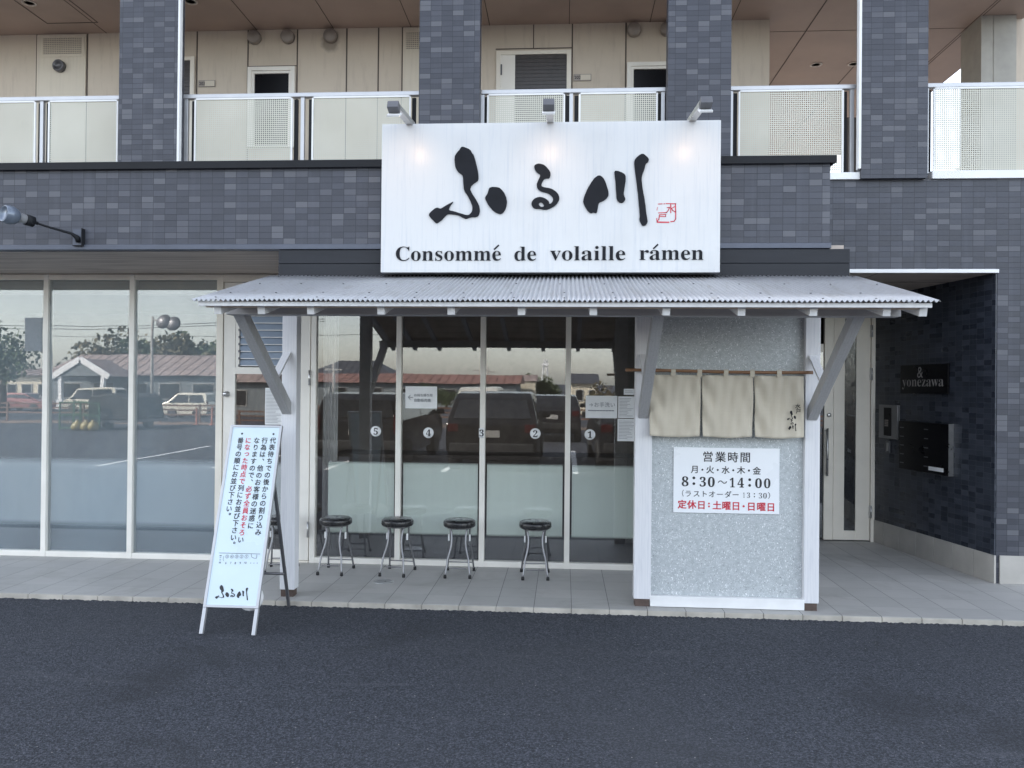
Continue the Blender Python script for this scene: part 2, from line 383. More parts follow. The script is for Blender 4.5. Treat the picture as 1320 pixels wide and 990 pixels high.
def linen():
    t = NT('natural_linen'); x, y, z = t.sep()
    a = t.noise(9, 4, .6, t.scaled((30, 1, 1))); b = t.noise(9, 4, .6, t.scaled((1, 1, 30))); n = t.noise(5, 5)
    c = t.mix(t.math('MULTIPLY', t.math('ADD', a, b), .5), (.50, .45, .365), (.63, .58, .485)); c = t.mix(t.ramp(n, [(.4, (0, 0, 0)), (.8, (.4, .4, .4))]), c, (.46, .41, .33))
    t.set(c, .85, spec=.1); t.bump(t.math('ADD', a, b), .25, .002); return t.m
M_LINEN = linen()
def bamboo():
    t = NT('bamboo'); x, y, z = t.sep()
    n = t.noise(10, 4, .6, t.scaled((.8, 12, 12))); c = t.ramp(n, [(.3, (.16, .075, .035)), (.7, (.30, .165, .085))])
    t.set(c, .45); return t.m
M_BAMB = bamboo()

def meshpanel():
    t = NT('perforated_white_panel'); x, y, z = t.sep()
    p = .0195
    u = t.math('FRACT', t.math('DIVIDE', t.math('ADD', x, 50), p)); v = t.math('FRACT', t.math('DIVIDE', z, p))
    hole = t.math('MULTIPLY', t.math('GREATER_THAN', u, .45), t.math('GREATER_THAN', v, .45))
    t.set(t.ramp(t.noise(2, 4), [(.3, (.53, .52, .44)), (.7, (.61, .60, .52))]), .5)
    tr = t.n.new('ShaderNodeBsdfTransparent'); mx = t.n.new('ShaderNodeMixShader'); t.lk(hole, mx.inputs[0]); t.lk(t.p.outputs[0], mx.inputs[1]); t.lk(tr.outputs[0], mx.inputs[2])
    t.lk(mx.outputs[0], t.n['Material Output'].inputs[0]); return t.m
M_MESH = meshpanel()

def glass(name, tint=(.99, .99, .985), refl=.085, wob=.02, veil=.0, veil_col=(.5, .5, .5)):
    t = NT(name); t.n.remove(t.p)
    tr = t.n.new('ShaderNodeBsdfTransparent'); tr.inputs[0].default_value = (*tint, 1)
    gl = t.n.new('ShaderNodeBsdfGlossy'); gl.inputs['Roughness'].default_value = 0.0; gl.inputs[0].default_value = (.97, .985, 1, 1)
    fr = t.n.new('ShaderNodeFresnel'); fr.inputs[0].default_value = 1.5
    fac = t.math('ADD', t.math('MULTIPLY', fr.outputs[0], .8), refl)
    if wob:
        b = t.n.new('ShaderNodeBump'); b.inputs['Strength'].default_value = wob; b.inputs['Distance'].default_value = .02; t.lk(t.noise(1.6, 1), b.inputs['Height']); t.lk(b.outputs[0], gl.inputs['Normal'])
    mx = t.n.new('ShaderNodeMixShader'); t.lk(fac, mx.inputs[0]); t.lk(tr.outputs[0], mx.inputs[1]); t.lk(gl.outputs[0], mx.inputs[2])
    out = mx
    if veil:
        df = t.n.new('ShaderNodeBsdfDiffuse'); df.inputs[0].default_value = (*veil_col, 1); m2 = t.n.new('ShaderNodeMixShader')
        t.lk(t.ramp(t.noise(.9, 5, .6, t.scaled((1.5, 1, .7))), [(.3, (veil * .75,) * 3), (.7, (veil * 1.3,) * 3)]), m2.inputs[0]); t.lk(mx.outputs[0], m2.inputs[1]); t.lk(df.outputs[0], m2.inputs[2]); out = m2
    t.lk(out.outputs[0], t.n['Material Output'].inputs[0]); return t.m
M_GLASS = glass('window_glass', veil=.014, veil_col=(.60, .50, .42), refl=.055)  # brownish diffuse veil put in for the awning underside's reflected tone
M_GLASSL = glass('hazy_window_glass', veil=.13, veil_col=(.50, .63, .71), refl=.09)  # pane dirt and blue-grey sky reflection put into one diffuse veil
M_GLASSD = glass('dark_window_glass', (.35, .36, .37), .12)
M_LOUV = simple('frosted_louvre_glass', (.30, .36, .45), .25, var=.1, vs=3)
def film(name, c, soft):
    t = NT(name); x, y, z = t.sep(); n = t.noise(2.5, 4, .6, t.scaled((6, 1, .4)))
    t.set(t.mix(n, tuple(v * .88 for v in c), c), .6)
    def ss(a, b_):
        m = t.n.new('ShaderNodeMapRange'); m.interpolation_type = 'SMOOTHSTEP'; t.lk(z, m.inputs[0]); m.inputs[1].default_value = a; m.inputs[2].default_value = b_; return m.outputs[0]
    a = t.math('MULTIPLY', ss(.285, .285 + soft), t.math('SUBTRACT', 1, ss(1.01 - soft, 1.01)))
    tr = t.n.new('ShaderNodeBsdfTransparent'); mx = t.n.new('ShaderNodeMixShader'); t.lk(a, mx.inputs[0]); t.lk(tr.outputs[0], mx.inputs[1]); t.lk(t.p.outputs[0], mx.inputs[2]); t.lk(mx.outputs[0], t.n['Material Output'].inputs[0]); return t.m
M_FROST = film('frosted_film', (.73, .81, .755), .035)
M_FROSTL = film('pale_grey_film', (.72, .755, .77), .09)
M_CURT = simple('grey_curtain', (.5, .5, .5), .8)
M_ROOMIN = simple('interior_wall', (.20, .165, .14), .8, var=.2)
M_LOWB = simple('low_navy_board', (.028, .034, .046), .5, var=.15)

# ------------------------------------------------------------------ GROUND
b = MB()
ys = [(6.34, -.045), (0, -.05), (-16, -.07), (-27, -.75), (-40, -.9), (-90, -1.0), (-900, -1.0)]
for (ya, za), (yb, zb) in zip(ys, ys[1:]):
    b.face([(-900, ya, za), (900, ya, za), (900, yb, zb), (-900, yb, zb)])
b.face([(-900, 6.34, -.045), (-900, 900, -.045), (900, 900, -.045), (900, 6.34, -.045)])
tag(b.build('asphalt_ground', M_ASPH), kind='structure')
b = MB()
b.box(-9.2, 6.2, 6.352, 14.5, -.30, 0)
tag(b.build('terrace_floor', M_FLOOR), kind='structure')
b = MB()
k = -17
while k < 36:
    x0 = -4.4257 + .3 * k
    b.box(x0 + .0025, x0 + .2975, 6.336, 6.350, -.2, -.003); k += 1
tag(b.build('terrace_kerb', M_KERB, bevel=.003), kind='structure')
rg = random.Random(4); b = MB(); prev = None; x = -9.5
while x < 6.4:
    yb = 6.333 - abs(rg.gauss(0, .004)); zt = -.044 + rg.uniform(.0, .009); cur = [b.b.verts.new(p) for p in ((x, 6.3355, zt), (x, yb - .006, zt - .002), (x, yb - .03 - rg.random() * .02, -.0455))]
    if prev:
        for k in range(2): b.b.faces.new((prev[k], cur[k], cur[k + 1], prev[k + 1]))
    prev = cur; x += rg.uniform(.008, .022)
tag(b.build('asphalt_edge', M_ASPH), kind='structure')
b = MB(); b.face([(-60, -21, -.36), (60, -21, -.36), (60, -27, -.742), (-60, -27, -.742)]); b.face([(-60, -27, -.742), (60, -27, -.742), (60, -31.5, -.80), (-60, -31.5, -.80)])
tag(b.build('brown_verge', simple('dry_verge_soil', (.17, .115, .085), .9, var=.35, vs=1.2, bump=.5, bs=20)), kind='structure')
b = MB()
for x in (-9.8, -7.3, -4.9, -2.45, .25, 2.85, 5.4):
    b.face([(x - .06, 1.0 - 1.6, -.043), (x + .06, 1.0 - 1.6, -.043), (x + .06, -6, -.052), (x - .06, -6, -.052)])
b.face([(-40, -19.0, -.24), (40, -19.0, -.24), (40, -19.15, -.25), (-40, -19.15, -.25)])
tag(b.build('parking_lines', M_WHITE), kind='structure')

# ------------------------------------------------------------------ BUILDING
BLD = empty('apartment_building', (0, 7.5, 0), 'dark grey tiled apartment building with glass shopfronts below and mesh railed balconies above', 'building')
def P(mb, name, mats, parent=BLD, bevel=0):
    o = mb.build(name, mats, None, bevel); o.parent = parent
    # keep world coordinates: children of empties get the inverse of the parent's place
    o.matrix_parent_inverse = parent_inv(parent); return o
def parent_inv(p):
    M = Matrix.Identity(4); q = p; ch = []
    while q is not None: ch.append(q); q = q.parent
    W = Matrix.Identity(4)
    for q in reversed(ch): W = W @ (q.matrix_parent_inverse @ q.matrix_basis)
    return W.inverted()
def PI(ink, name, mat, parent):
    o = ink.build(name, mat); o.parent = parent; o.matrix_parent_inverse = parent_inv(parent); return o

WY = 7.56
# parapet over the shop
b = MB(); b.box(-9, 2.062, 6.35, WY - .02, 2.905, 3.548); P(b, 'parapet', M_TILE)
b = MB(); b.box(-9, 2.082, 6.325, WY - .01, 3.551, 3.578); b.box(-9, 2.10, 6.315, 6.324, 3.520, 3.582); b.box(2.083, 2.105, 6.3245, WY, 3.53, 3.582); P(b, 'parapet_cap', M_DARKM, bevel=.003)
b = MB(); b.box(-9, 2.07, 6.335, 6.43, 2.860, 2.902); P(b, 'drip_edge', M_FLASH, bevel=.003)
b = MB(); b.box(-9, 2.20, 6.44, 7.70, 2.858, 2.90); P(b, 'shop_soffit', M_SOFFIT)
b = MB(); b.box(-2.335, 2.215, 6.345, 6.43, 2.60, 2.742); b.box(-2.335, 2.215, 6.345, 6.43, 2.745, 2.855); b.box(-2.34, -2.30, 6.43, 7.70, 2.60, 2.856); b.box(2.18, 2.22, 6.43, 7.55, 2.60, 2.856); P(b, 'fascia_board', M_BLACKB, bevel=.003)
# columns
for i, (x0, x1) in enumerate(((-4.376, -3.787), (-1.408, -.827), (.946, 1.529), (2.715, 3.307))):
    zb = 3.40 if x0 < 2 else 3.72
    b = MB(); b.box(x0, x1, 7.5, 7.64, zb, 9.5); P(b, 'column', M_TILE_UP)
# right hand wall with the entrance opening
b = MB(); b.box(2.06, 5.9, WY, 7.86, 2.878, 3.705); P(b, 'entrance_upper_wall', M_TILE_UP)
b = MB(); b.box(2.715, 3.307, 7.5, WY - .001, 2.878 + .83, 3.72); P(b, 'column_foot', M_TILE_UP)
b = MB(); b.prism([(3.962, WY), (5.9, WY), (5.9, 9.6), (3.615, 9.6)], 0.002, 2.877, lambda u, v, t: (u, v, t)); P(b, 'entrance_pier', M_TILE_UP)
A2, B2 = Vector((3.957, WY + .001, 0)), Vector((3.610, 9.6, 0)); sdir = (A2 - B2).normalized(); sn = Vector((-sdir.y, sdir.x, 0))  # along wall to the street; sn points into the pier?
if sn.x > 0: sn = -sn
SW = empty('entrance_side_wall', B2, parent=None, rz=math.atan2(sdir.y, sdir.x))
SW.parent = BLD; SW.matrix_parent_inverse = parent_inv(BLD)
L_ = (A2 - B2).length
b = MB(); b.box(0, L_, -.012, .0, .0, 2.84)
# local y: which side faces the passage
loc_n = Matrix.Rotation(-math.atan2(sdir.y, sdir.x), 3, 'Z') @ sn
sg = 1 if loc_n.y > 0 else -1
b.b.free(); b = MB(); b.box(0, L_ + .0, 0, sg * .012, .25, 2.845)
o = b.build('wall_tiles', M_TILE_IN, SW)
b = MB(); t_ = 0
while t_ < L_ - .02:
    e_ = min(t_ + .297, L_ + .012); zt = .19 + .07 * 0; b.box(t_ + .0015, e_ - .0015, 0, sg * .02, .0, .257); t_ += .3
o = b.build('skirting', M_BASE, SW, bevel=.003)
b = MB()
x = 3.985
while x < 5.8: b.box(x + .0015, x + .297, WY - .020, WY - .001, 0, .257); x += .3
P(b, 'pier_skirting', M_BASE, bevel=.003)
b = MB(); b.box(2.20, 3.96, WY - .03, WY + .0, 2.842, 2.876); P(b, 'entrance_lintel_strip', M_WHITE, bevel=.002)
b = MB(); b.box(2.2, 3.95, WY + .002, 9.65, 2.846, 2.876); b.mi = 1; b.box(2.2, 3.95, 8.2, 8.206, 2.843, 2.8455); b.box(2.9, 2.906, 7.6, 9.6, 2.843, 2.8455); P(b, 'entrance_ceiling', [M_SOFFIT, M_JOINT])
# hall behind entrance door
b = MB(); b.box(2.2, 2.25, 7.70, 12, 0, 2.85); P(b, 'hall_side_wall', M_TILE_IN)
b = MB(); b.box(2.25, 3.7, 11.9, 12, 0, 2.85); b.box(3.62, 3.7, 9.65, 11.9, 0, 2.85); b.box(2.25, 3.7, 9.7, 12, 2.86, 2.9); P(b, 'hall_wall', M_ROOMIN)

# entrance door
DY = 9.53
ED = empty('entrance_door', (3.3, DY, 0), parent=None); ED.parent = BLD; ED.matrix_parent_inverse = parent_inv(BLD)
b = MB(); b.box(3.57, 3.625, DY - .03, DY + .07, 0, 2.84); b.box(3.03, 3.57, DY - .03, DY + .07, 2.70, 2.84); b.box(2.25, 3.03, DY - .02, DY + .06, 2.2, 2.30); b.box(2.25, 2.30, DY - .02, DY + .06, 0, 2.84); P(b, 'door_frame', M_ALUC, ED, .003)
b = MB(); b.box(3.04, 3.145, DY - .02, DY + .03, .012, 2.69); b.box(3.15, 3.275, DY - .012, DY + .03, .012, 2.69); b.box(3.405, 3.565, DY - .012, DY + .03, .012, 2.69); b.box(3.275, 3.405, DY - .012, DY + .03, .012, .12); b.box(3.275, 3.405, DY - .012, DY + .03, 2.6, 2.69); P(b, 'door_leaf', M_ALUC, ED, .003)
b = MB(); b.box(3.275, 3.405, DY + .004, DY + .010, .12, 2.6); P(b, 'glass_strip', M_GLASSD, ED)
b = MB(); b.box(2.30, 3.035, DY + .004, DY + .010, .03, 2.2); P(b, 'side_light', M_GLASSD, ED)
b = MB(); b.tube([(3.062, DY - .075, .76), (3.062, DY - .075, 1.315)], .013); b.tube([(3.062, DY - .075, .79), (3.062, DY - .018, .79)], .008); b.tube([(3.062, DY - .075, 1.285), (3.062, DY - .018, 1.285)], .008); P(b, 'pull_handle', M_STEEL, ED)
b = MB(); b.lathe([(.025, 0), (.025, .008), (.012, .014), (0, .014)], Matrix.Translation((3.095, DY - .02, 1.467)) @ Matrix.Rotation(R(90), 4, 'X')); P(b, 'lock_cylinder', M_STEEL, ED)
for z in (.35, 1.95, 2.45):
    b = MB(); b.box(3.556, 3.578, DY - .05, DY - .012, z - .07, z + .07); b.tube([(3.567, DY - .05, z - .07), (3.567, DY - .05, z + .07)], .011); P(b, 'hinge', M_STEEL, ED)

# ---- shop front
FY = 7.72
def window_bay(x0, x1, ztop, film, filmx0=None):
    W = empty('storefront_window', ((x0 + x1) / 2, FY, 0)); W.parent = BLD; W.matrix_parent_inverse = parent_inv(BLD)
    b = MB(); b.box(x0 - .026, x0 + .026, FY - .0, FY + .085, 0, ztop); P(b, 'mullion', M_ALU, W, .003)
    b = MB(); b.box(x0 + .026, x1 - .026, FY + .005, FY + .08, .0, .055); P(b, 'sill_rail', M_ALU, W, .003)
    b = MB(); b.box(x0 + .026, x1 - .026, FY + .005, FY + .08, ztop - .055, ztop); P(b, 'head_rail', M_ALUC, W, .003)
    b = MB(); b.box(x0 + .026, x1 - .026, FY + .041, FY + .047, .055, ztop - .055)
    for q in b.b.verts: q.co.y -= .0043 * q.co.z          # panes lean out by a few millimetres
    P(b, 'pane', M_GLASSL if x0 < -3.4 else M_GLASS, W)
    fx = filmx0 if filmx0 else x0 + .045
    b = MB(); b.box(fx, x1 - .045, FY + .052, FY + .057, .285, 1.01); P(b, 'frosted_panel', film, W)
    b = MB(); b.box(x0 + .026, x1 - .026, FY + .095, FY + .11, .02, .31); P(b, 'low_board', M_LOWB, W)
    return W
xs = [-7.96, -7.05, -6.15, -5.245, -4.343, -3.44]
for a, c in zip(xs, xs[1:]): window_bay(a, c, 2.856, M_FROSTL)
xs = [-2.475, -1.621, -.79, .041, .875, 1.71]
for i, (a, c) in enumerate(zip(xs, xs[1:])): window_bay(a, c, 2.856, M_FROST, -2.33 if i == 0 else None)
b = MB(); b.box(1.70, 2.20, FY, FY + .1, 0, 2.856); P(b, 'end_panel', M_ALUC)
b = MB(); b.box(-7.9, -3.47, FY + .11, FY + .16, 2.665, 2.80); P(b, 'blind_box', simple('beige_blind', (.55, .50, .42), .7, var=.05))
# shop door with louvre window
SD = empty('shop_door', (-2.95, FY, 0)); SD.parent = BLD; SD.matrix_parent_inverse = parent_inv(BLD)
b = MB(); b.box(-3.466, -3.40, FY, FY + .085, 0, 2.856); b.box(-3.40, -2.505, FY + .002, FY + .08, 2.78, 2.856); b.box(-3.40, -2.505, FY + .002, FY + .08, 0, .018); P(b, 'door_frame', M_ALUC, SD, .003)
b = MB(); b.box(-3.394, -3.275, FY + .012, FY + .055, .022, 2.775); b.box(-2.63, -2.512, FY + .012, FY + .055, .022, 2.775); b.box(-3.275, -2.63, FY + .012, FY + .055, .022, .12); b.box(-3.275, -2.63, FY + .008, FY + .06, 1.862, 1.93); b.box(-3.275, -2.63, FY + .012, FY + .055, 2.60, 2.775)
b.box(-3.273, -3.235, FY + .014, FY + .054, 1.93, 2.6); b.box(-2.67, -2.632, FY + .014, FY + .054, 1.93, 2.6); P(b, 'door_leaf', M_ALU, SD, .003)
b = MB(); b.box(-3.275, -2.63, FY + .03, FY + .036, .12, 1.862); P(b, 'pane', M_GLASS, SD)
b = MB(); b.box(-3.2, -2.66, FY + .075, FY + .08, .30, .99); P(b, 'frosted_panel', M_FROSTL, SD)
z = 1.945
LV = None
for i in range(9):
    b = MB(); M = Matrix.Translation((0, FY + .034, z + .036)) @ Matrix.Rotation(R(-18), 4, 'X'); b.box(-3.233, -2.672, -.003, .003, -.04, .04, M); P(b, 'louvre_blade', M_LOUV, SD)
    b = MB(); b.box(-3.233, -2.672, FY + .012, FY + .0165, z - .004, z + .004); P(b, 'blade_edge', M_WHITE, SD)
    b = MB(); b.box(-3.24, -3.224, FY + .0, FY + .03, z - .01, z + .012); P(b, 'blade_clip', M_GREYM, SD)
    z += .071
b = MB(); b.lathe([(.03, 0), (.03, .006), (.012, .012), (.012, .035), (.022, .042), (.024, .055), (.015, .064), (0, .065)], Matrix.Translation((-3.354, FY + .012, 1.66)) @ Matrix.Rotation(R(90), 4, 'X')); P(b, 'door_knob', M_STEEL, SD)
for z in (.33, 1.83):
    b = MB(); b.box(-2.522, -2.498, FY - .012, FY + .012, z - .075, z + .075); b.tube([(-2.51, FY - .014, z - .075), (-2.51, FY - .014, z + .075)], .011); P(b, 'hinge', M_STEEL, SD)
# shop interior
b = MB(); b.box(-9, 2.2, 11.4, 11.5, 0, 2.9); b.box(-9.05, -9, 7.8, 11.5, 0, 2.9); P(b, 'interior_wall', M_ROOMIN)
b = MB(); b.box(-9, 2.2, 7.83, 11.4, .001, .012); P(b, 'interior_floor', M_DARKIN)
b = MB(); b.box(-9, 2.2, 7.81, 11.4, 2.80, 2.84); P(b, 'interior_ceiling', M_ROOMIN)
b = MB(); b.box(-2.44, 1.7, 8.3, 8.75, .0, 1.0); b.box(-2.44, 1.7, 8.22, 8.8, 1.003, 1.04); P(b, 'counter', M_DARKIN)
b = MB(); b.box(-3.44, -3.36, 7.82, 11.4, 0, 2.8); P(b, 'partition', M_ROOMIN)
b = MB()
for k in range(26):
    xa, xb = -2.43 + .006 * k, -2.43 + .006 * (k + 1); ya, yb = 7.90 + .016 * math.sin(k * 1.1), 7.90 + .016 * math.sin((k + 1) * 1.1)
    b.face([(xa, ya, .1), (xb, yb, .1), (xb, yb, 2.78), (xa, ya, 2.78)])
P(b, 'curtain', M_CURT)

# ---- upper floor
BY = 9.0; CZ = 5.88
b = MB(); b.box(-9, 6, WY + .02, 9.0, 3.30, 3.52); b.box(-9, 2.25, 9.0, 15, 2.93, 3.52); b.box(2.25, 5.0, 9.0, 14, 3.3, 3.52); P(b, 'upper_floor_slab', M_WALLUP)
b = MB(); b.box(-9, 2.253, BY, BY + .15, 3.52, CZ)
b.mi = 1
for x in (-6.262, -5.64, -4.31, -3.70, -3.115, -2.534, -2.163, -1.885, .06, .663):
    b.box(x - .008, x + .008, BY - .003, BY - .0005, 3.55, CZ - .002)
b.box(-.81, .055, BY - .003, BY - .0005, 5.60, 5.612); b.box(-.385, -.373, BY - .003, BY - .0005, 5.612, CZ - .002); b.box(-3.70, -3.115, BY - .003, BY - .0005, 5.452, 5.462)
P(b, 'balcony_back_wall', [M_WALLUP, M_JOINT])
b = MB(); b.box(2.10, 2.253, BY + .151, 14, 3.52, CZ); P(b, 'passage_side_wall', M_WALLUP)
b = MB(); b.box(-9, 5.02, 7.52, 14.2, CZ, 6.1)
b.mi = 1
for i in range(-3, 9):
    x = .024 + .905 * (i - 3); b.box(x - .004, x + .004, 7.54, BY - .003 if x < 2.25 else 14, CZ - .003, CZ - .0004)
for x in (2.735, 3.64, 4.516): b.box(x - .004, x + .004, 7.54, 14, CZ - .003, CZ - .0004)
b.box(2.26, 5.0, 9.30, 9.306, CZ - .003, CZ - .0004)
for (x0, y0, x1, y1) in ((-5.95, 8.18, -5.95, 8.72), (-5.35, 8.18, -5.35, 8.72), (-5.95, 8.72, -5.35, 8.72)): b.box(x0 - .005, x1 + .005, y0 - .005, y1 + .005, CZ - .0042, CZ - .001)
P(b, 'balcony_ceiling', [M_CEIL, M_JOINT])
b = MB(); b.box(-30, 5.02, 7.9, 14.2, 6.1, 9.6); P(b, 'unseen_upper_storey', M_TILE_UP)  # unseen mass, built and lengthened for the shadow it casts over the frontage
b = MB(); b.box(-30, -9.06, 7.9, 14.2, 0, 6.098); P(b, 'unseen_left_mass', M_TILE_UP)  # unseen block added to stop sun slipping past the left end
b = MB(); b.box(4.53, 4.90, 9.0, 9.45, 3.52, CZ - .001); b.box(4.66, 4.672, 8.995, 8.9995, 3.52, CZ - .001); P(b, 'passage_pilaster', simple('grey_pilaster', (.36, .345, .31), .6))
b = MB(); b.box(4.905, 5.9, 9.10, 9.25, 3.52, CZ + .2); P(b, 'passage_end_wall', M_WALLUP)
b = MB(); b.box(3.27, 3.85, 9.6, 9.7, 3.53, 4.98); P(b, 'stair_screen', M_DARKIN)
for (x, y) in ((-5.83, 8.24), (-4.05, 8.29), (3.148, 10.26), (3.615, 10.26)):
    b = MB(); b.lathe([(.075, 0), (.075, -.006), (.055, -.008), (.05, .0), (0, .0)][::1], Matrix.Translation((x, y, CZ - .001))); P(b, 'downlight', M_DOWNL)
# far railing of the passage
b = MB(); b.box(4.97, 5.0, 9.5, 13.9, 4.55, 4.6)
y = 9.6
while y < 13.8: b.box(4.975, 4.995, y, y + .02, 3.53, 4.55); y += .28
P(b, 'passage_railing', M_RAIL)
# doors, windows, vents of the flats
def part(name): 
    e = empty(name); e.parent = BLD; e.matrix_parent_inverse = parent_inv(BLD); return e
h = part('service_hatch')
b = MB(); b.box(-6.25, -5.65, BY - .02, BY - .004, 3.55, 5.865); P(b, 'hatch_panel', M_HATCH, h, .003)
b = MB(); b.box(-6.20, -5.67, BY - .026, BY - .021, 5.60, 5.635); b.box(-6.20, -5.67, BY - .026, BY - .021, 5.83, 5.86); b.box(-6.205, -6.17, BY - .026, BY - .021, 5.636, 5.829); b.box(-5.70, -5.665, BY - .026, BY - .021, 5.636, 5.829); P(b, 'grille_frame', M_HATCH, h)
def grille(x0, x1, z0, z1, par):
    b = MB(); b.box(x0, x1, BY - .0215, BY - .0205, z0, z1); P(b, 'grille_back', M_VENT, par)
    b = MB(); z = z0 + .01
    while z < z1: b.box(x0, x1, BY - .028, BY - .0217, z, z + .008); z += .022
    x = x0 + .01
    while x < x1: b.box(x, x + .007, BY - .030, BY - .0285, z0, z1); x += .022
    P(b, 'grille_bars', M_HATCH, par)
grille(-6.168, -5.702, 5.637, 5.828, h)
h2 = part('service_hatch')
b = MB(); b.box(-1.875, -1.45, BY - .02, BY - .004, 3.55, 5.865); P(b, 'hatch_panel', M_HATCH, h2, .003)
grille(-1.84, -1.47, 5.62, 5.81, h2)
def vent(x, z, r, m=M_VENT):
    b = MB(); b.lathe([(r, 0), (r * 1.0, .03), (r * .96, .055), (r * .85, .065), (0, .07)], Matrix.Translation((x, BY - .004, z)) @ Matrix.Rotation(R(90), 4, 'X')); P(b, 'vent_cap', m)
for x in (-3.617, -3.221, -2.718, .75, 1.12): vent(x, 5.785, .079)
b = MB(); b.lathe([(.07, 0), (.07, .05), (.052, .062), (.047, .03), (0, .028)], Matrix.Translation((-5.955, BY - .021, 5.485)) @ Matrix.Rotation(R(90), 4, 'X')); P(b, 'vent_cap', M_GREYM)
def flat_door(x0, x1, zt, leaf_white):
    d = part('flat_door')
    b = MB(); b.box(x0, x0 + .05, BY - .03, BY - .004, 3.53, zt); b.box(x1 - .05, x1, BY - .03, BY - .004, 3.53, zt); b.box(x0 + .05, x1 - .05, BY - .03, BY - .004, zt - .045, zt); P(b, 'door_frame', M_ALUC, d, .003)
    lx = x0 + .05
    if leaf_white:
        b = MB(); b.box(lx, lx + .165, BY - .024, BY - .006, 3.53, zt - .047); P(b, 'pale_panel', M_ALU, d); 
        b = MB(); b.box(lx + .0, lx + .018, BY - .034, BY - .025, 5.30, 5.42); P(b, 'hinge', M_GREYM, d); lx += .165
    b = MB(); z = 3.55; b.box(lx, x1 - .05, BY - .016, BY - .006, 3.53, zt - .047)
    while z < zt - .06: b.box(lx + .002, x1 - .052, BY - .021, BY - .0162, z, z + .03); z += .042
    P(b, 'louvred_leaf', M_DARKDR, d)
flat_door(-5.10, -4.33, 5.578, False); flat_door(-.80, .05, 5.575, True)
def flat_window(x0, x1, zt, zb=4.5):
    d = part('flat_window')
    b = MB()
    for i, (k, dy) in enumerate(((0, .05), (.045, .035))):
        fw = .045 if i == 0 else .03
        b.box(x0 + k, x0 + k + fw, BY - dy, BY - .004, zb, zt - k); b.box(x1 - k - fw, x1 - k, BY - dy, BY - .004, zb, zt - k); b.box(x0 + k + fw, x1 - k - fw, BY - dy, BY - .004, zt - k - fw, zt - k); b.box(x0 + k + fw, x1 - k - fw, BY - dy, BY - .004, zb, zb + .02)
    P(b, 'window_frame', M_ALU, d, .002)
    b = MB(); b.box(x0 + .075, x1 - .075, BY - .014, BY - .008, zb + .02, zt - .075); P(b, 'pane', M_BLACKG, d)
flat_window(-3.685, -3.128, 5.435); flat_window(.675, 1.25, 5.415)
for x, txt in ((-4.285, '203'), (.078, '202')):
    d = part('room_number_plate')
    b = MB(); b.box(x, x + .2, BY - .012, BY - .004, 5.225, 5.303); P(b, 'plate', M_VENT, d, .002)
    b = MB(); b.box(x + .078, x + .192, BY - .0145, BY - .0125, 5.233, 5.295); P(b, 'name_slot', M_HATCH, d)
    ink = Ink((x + .01, BY - .0128, 5.24), (1, 0, 0), (0, 0, 1)); ink.text(txt, 0, .006, height=.036, bold=.02); PI(ink, 'room_number', M_INK, d)
# rain pipe and corner trims
b = MB(); b.box(-3.785, -3.764, 7.50, 7.55, 3.58, 9.5); P(b, 'corner_trim', M_WHITE)
b = MB(); b.box(2.69, 2.713, 7.50, 7.56, 3.80, 9.5); P(b, 'corner_trim', M_WHITE)
# railings
RY = 7.66
def railing(x0, x1, posts, panels, zb=3.60):
    r = part('balcony_railing')
    b = MB(); b.box(x0, x1, RY - .03, RY + .03, 4.585, 4.628); P(b, 'top_rail', M_RAIL, r, .006)
    b = MB(); b.box(x0, x1, RY - .015, RY + .015, zb + .17, zb + .20); P(b, 'bottom_rail', M_RAIL, r, .003)
    for x in posts:
        b = MB(); b.box(x - .018, x + .018, RY - .02, RY + .02, zb - .05, 4.585); P(b, 'post', M_RAIL, r, .003)
    for (a, c) in panels:
        b = MB(); b.box(a, c, RY - .034, RY - .032, zb + .21, 4.566); o = P(b, 'mesh_panel', M_MESH, r)
        b = MB(); b.box(a - .016, a, RY - .04, RY - .025, zb + .20, 4.57); b.box(c, c + .016, RY - .04, RY - .025, zb + .20, 4.57); b.box(a, c, RY - .04, RY - .025, 4.566, 4.582); P(b, 'panel_edge', M_WHITE, o)
        b = MB(); b.box(a - .058, a - .020, RY + .0, RY + .02, zb + .2, 4.57); P(b, 'dark_gap_strip', M_DARKM, o); b = MB(); b.box(c + .020, c + .058, RY + .0, RY + .02, zb + .2, 4.57); P(b, 'dark_gap_strip', M_DARKM, o)  # dark strips in the gaps beside each mesh panel
    return r
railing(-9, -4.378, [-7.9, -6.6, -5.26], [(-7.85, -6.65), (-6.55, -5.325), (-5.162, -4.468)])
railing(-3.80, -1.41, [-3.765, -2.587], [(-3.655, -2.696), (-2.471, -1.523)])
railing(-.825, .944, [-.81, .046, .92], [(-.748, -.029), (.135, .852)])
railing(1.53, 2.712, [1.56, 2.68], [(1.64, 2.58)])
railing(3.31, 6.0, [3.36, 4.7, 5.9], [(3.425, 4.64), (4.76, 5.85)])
b = MB(); b.box(2.065, 2.755, WY - .025, WY + .30, 3.710, 3.775); P(b, 'rail_base_flashing', M_WHITE, bevel=.003)
b = MB(); b.box(3.365, 5.9, WY - .025, WY + .30, 3.710, 3.785); P(b, 'rail_base_flashing', M_WHITE, bevel=.003)

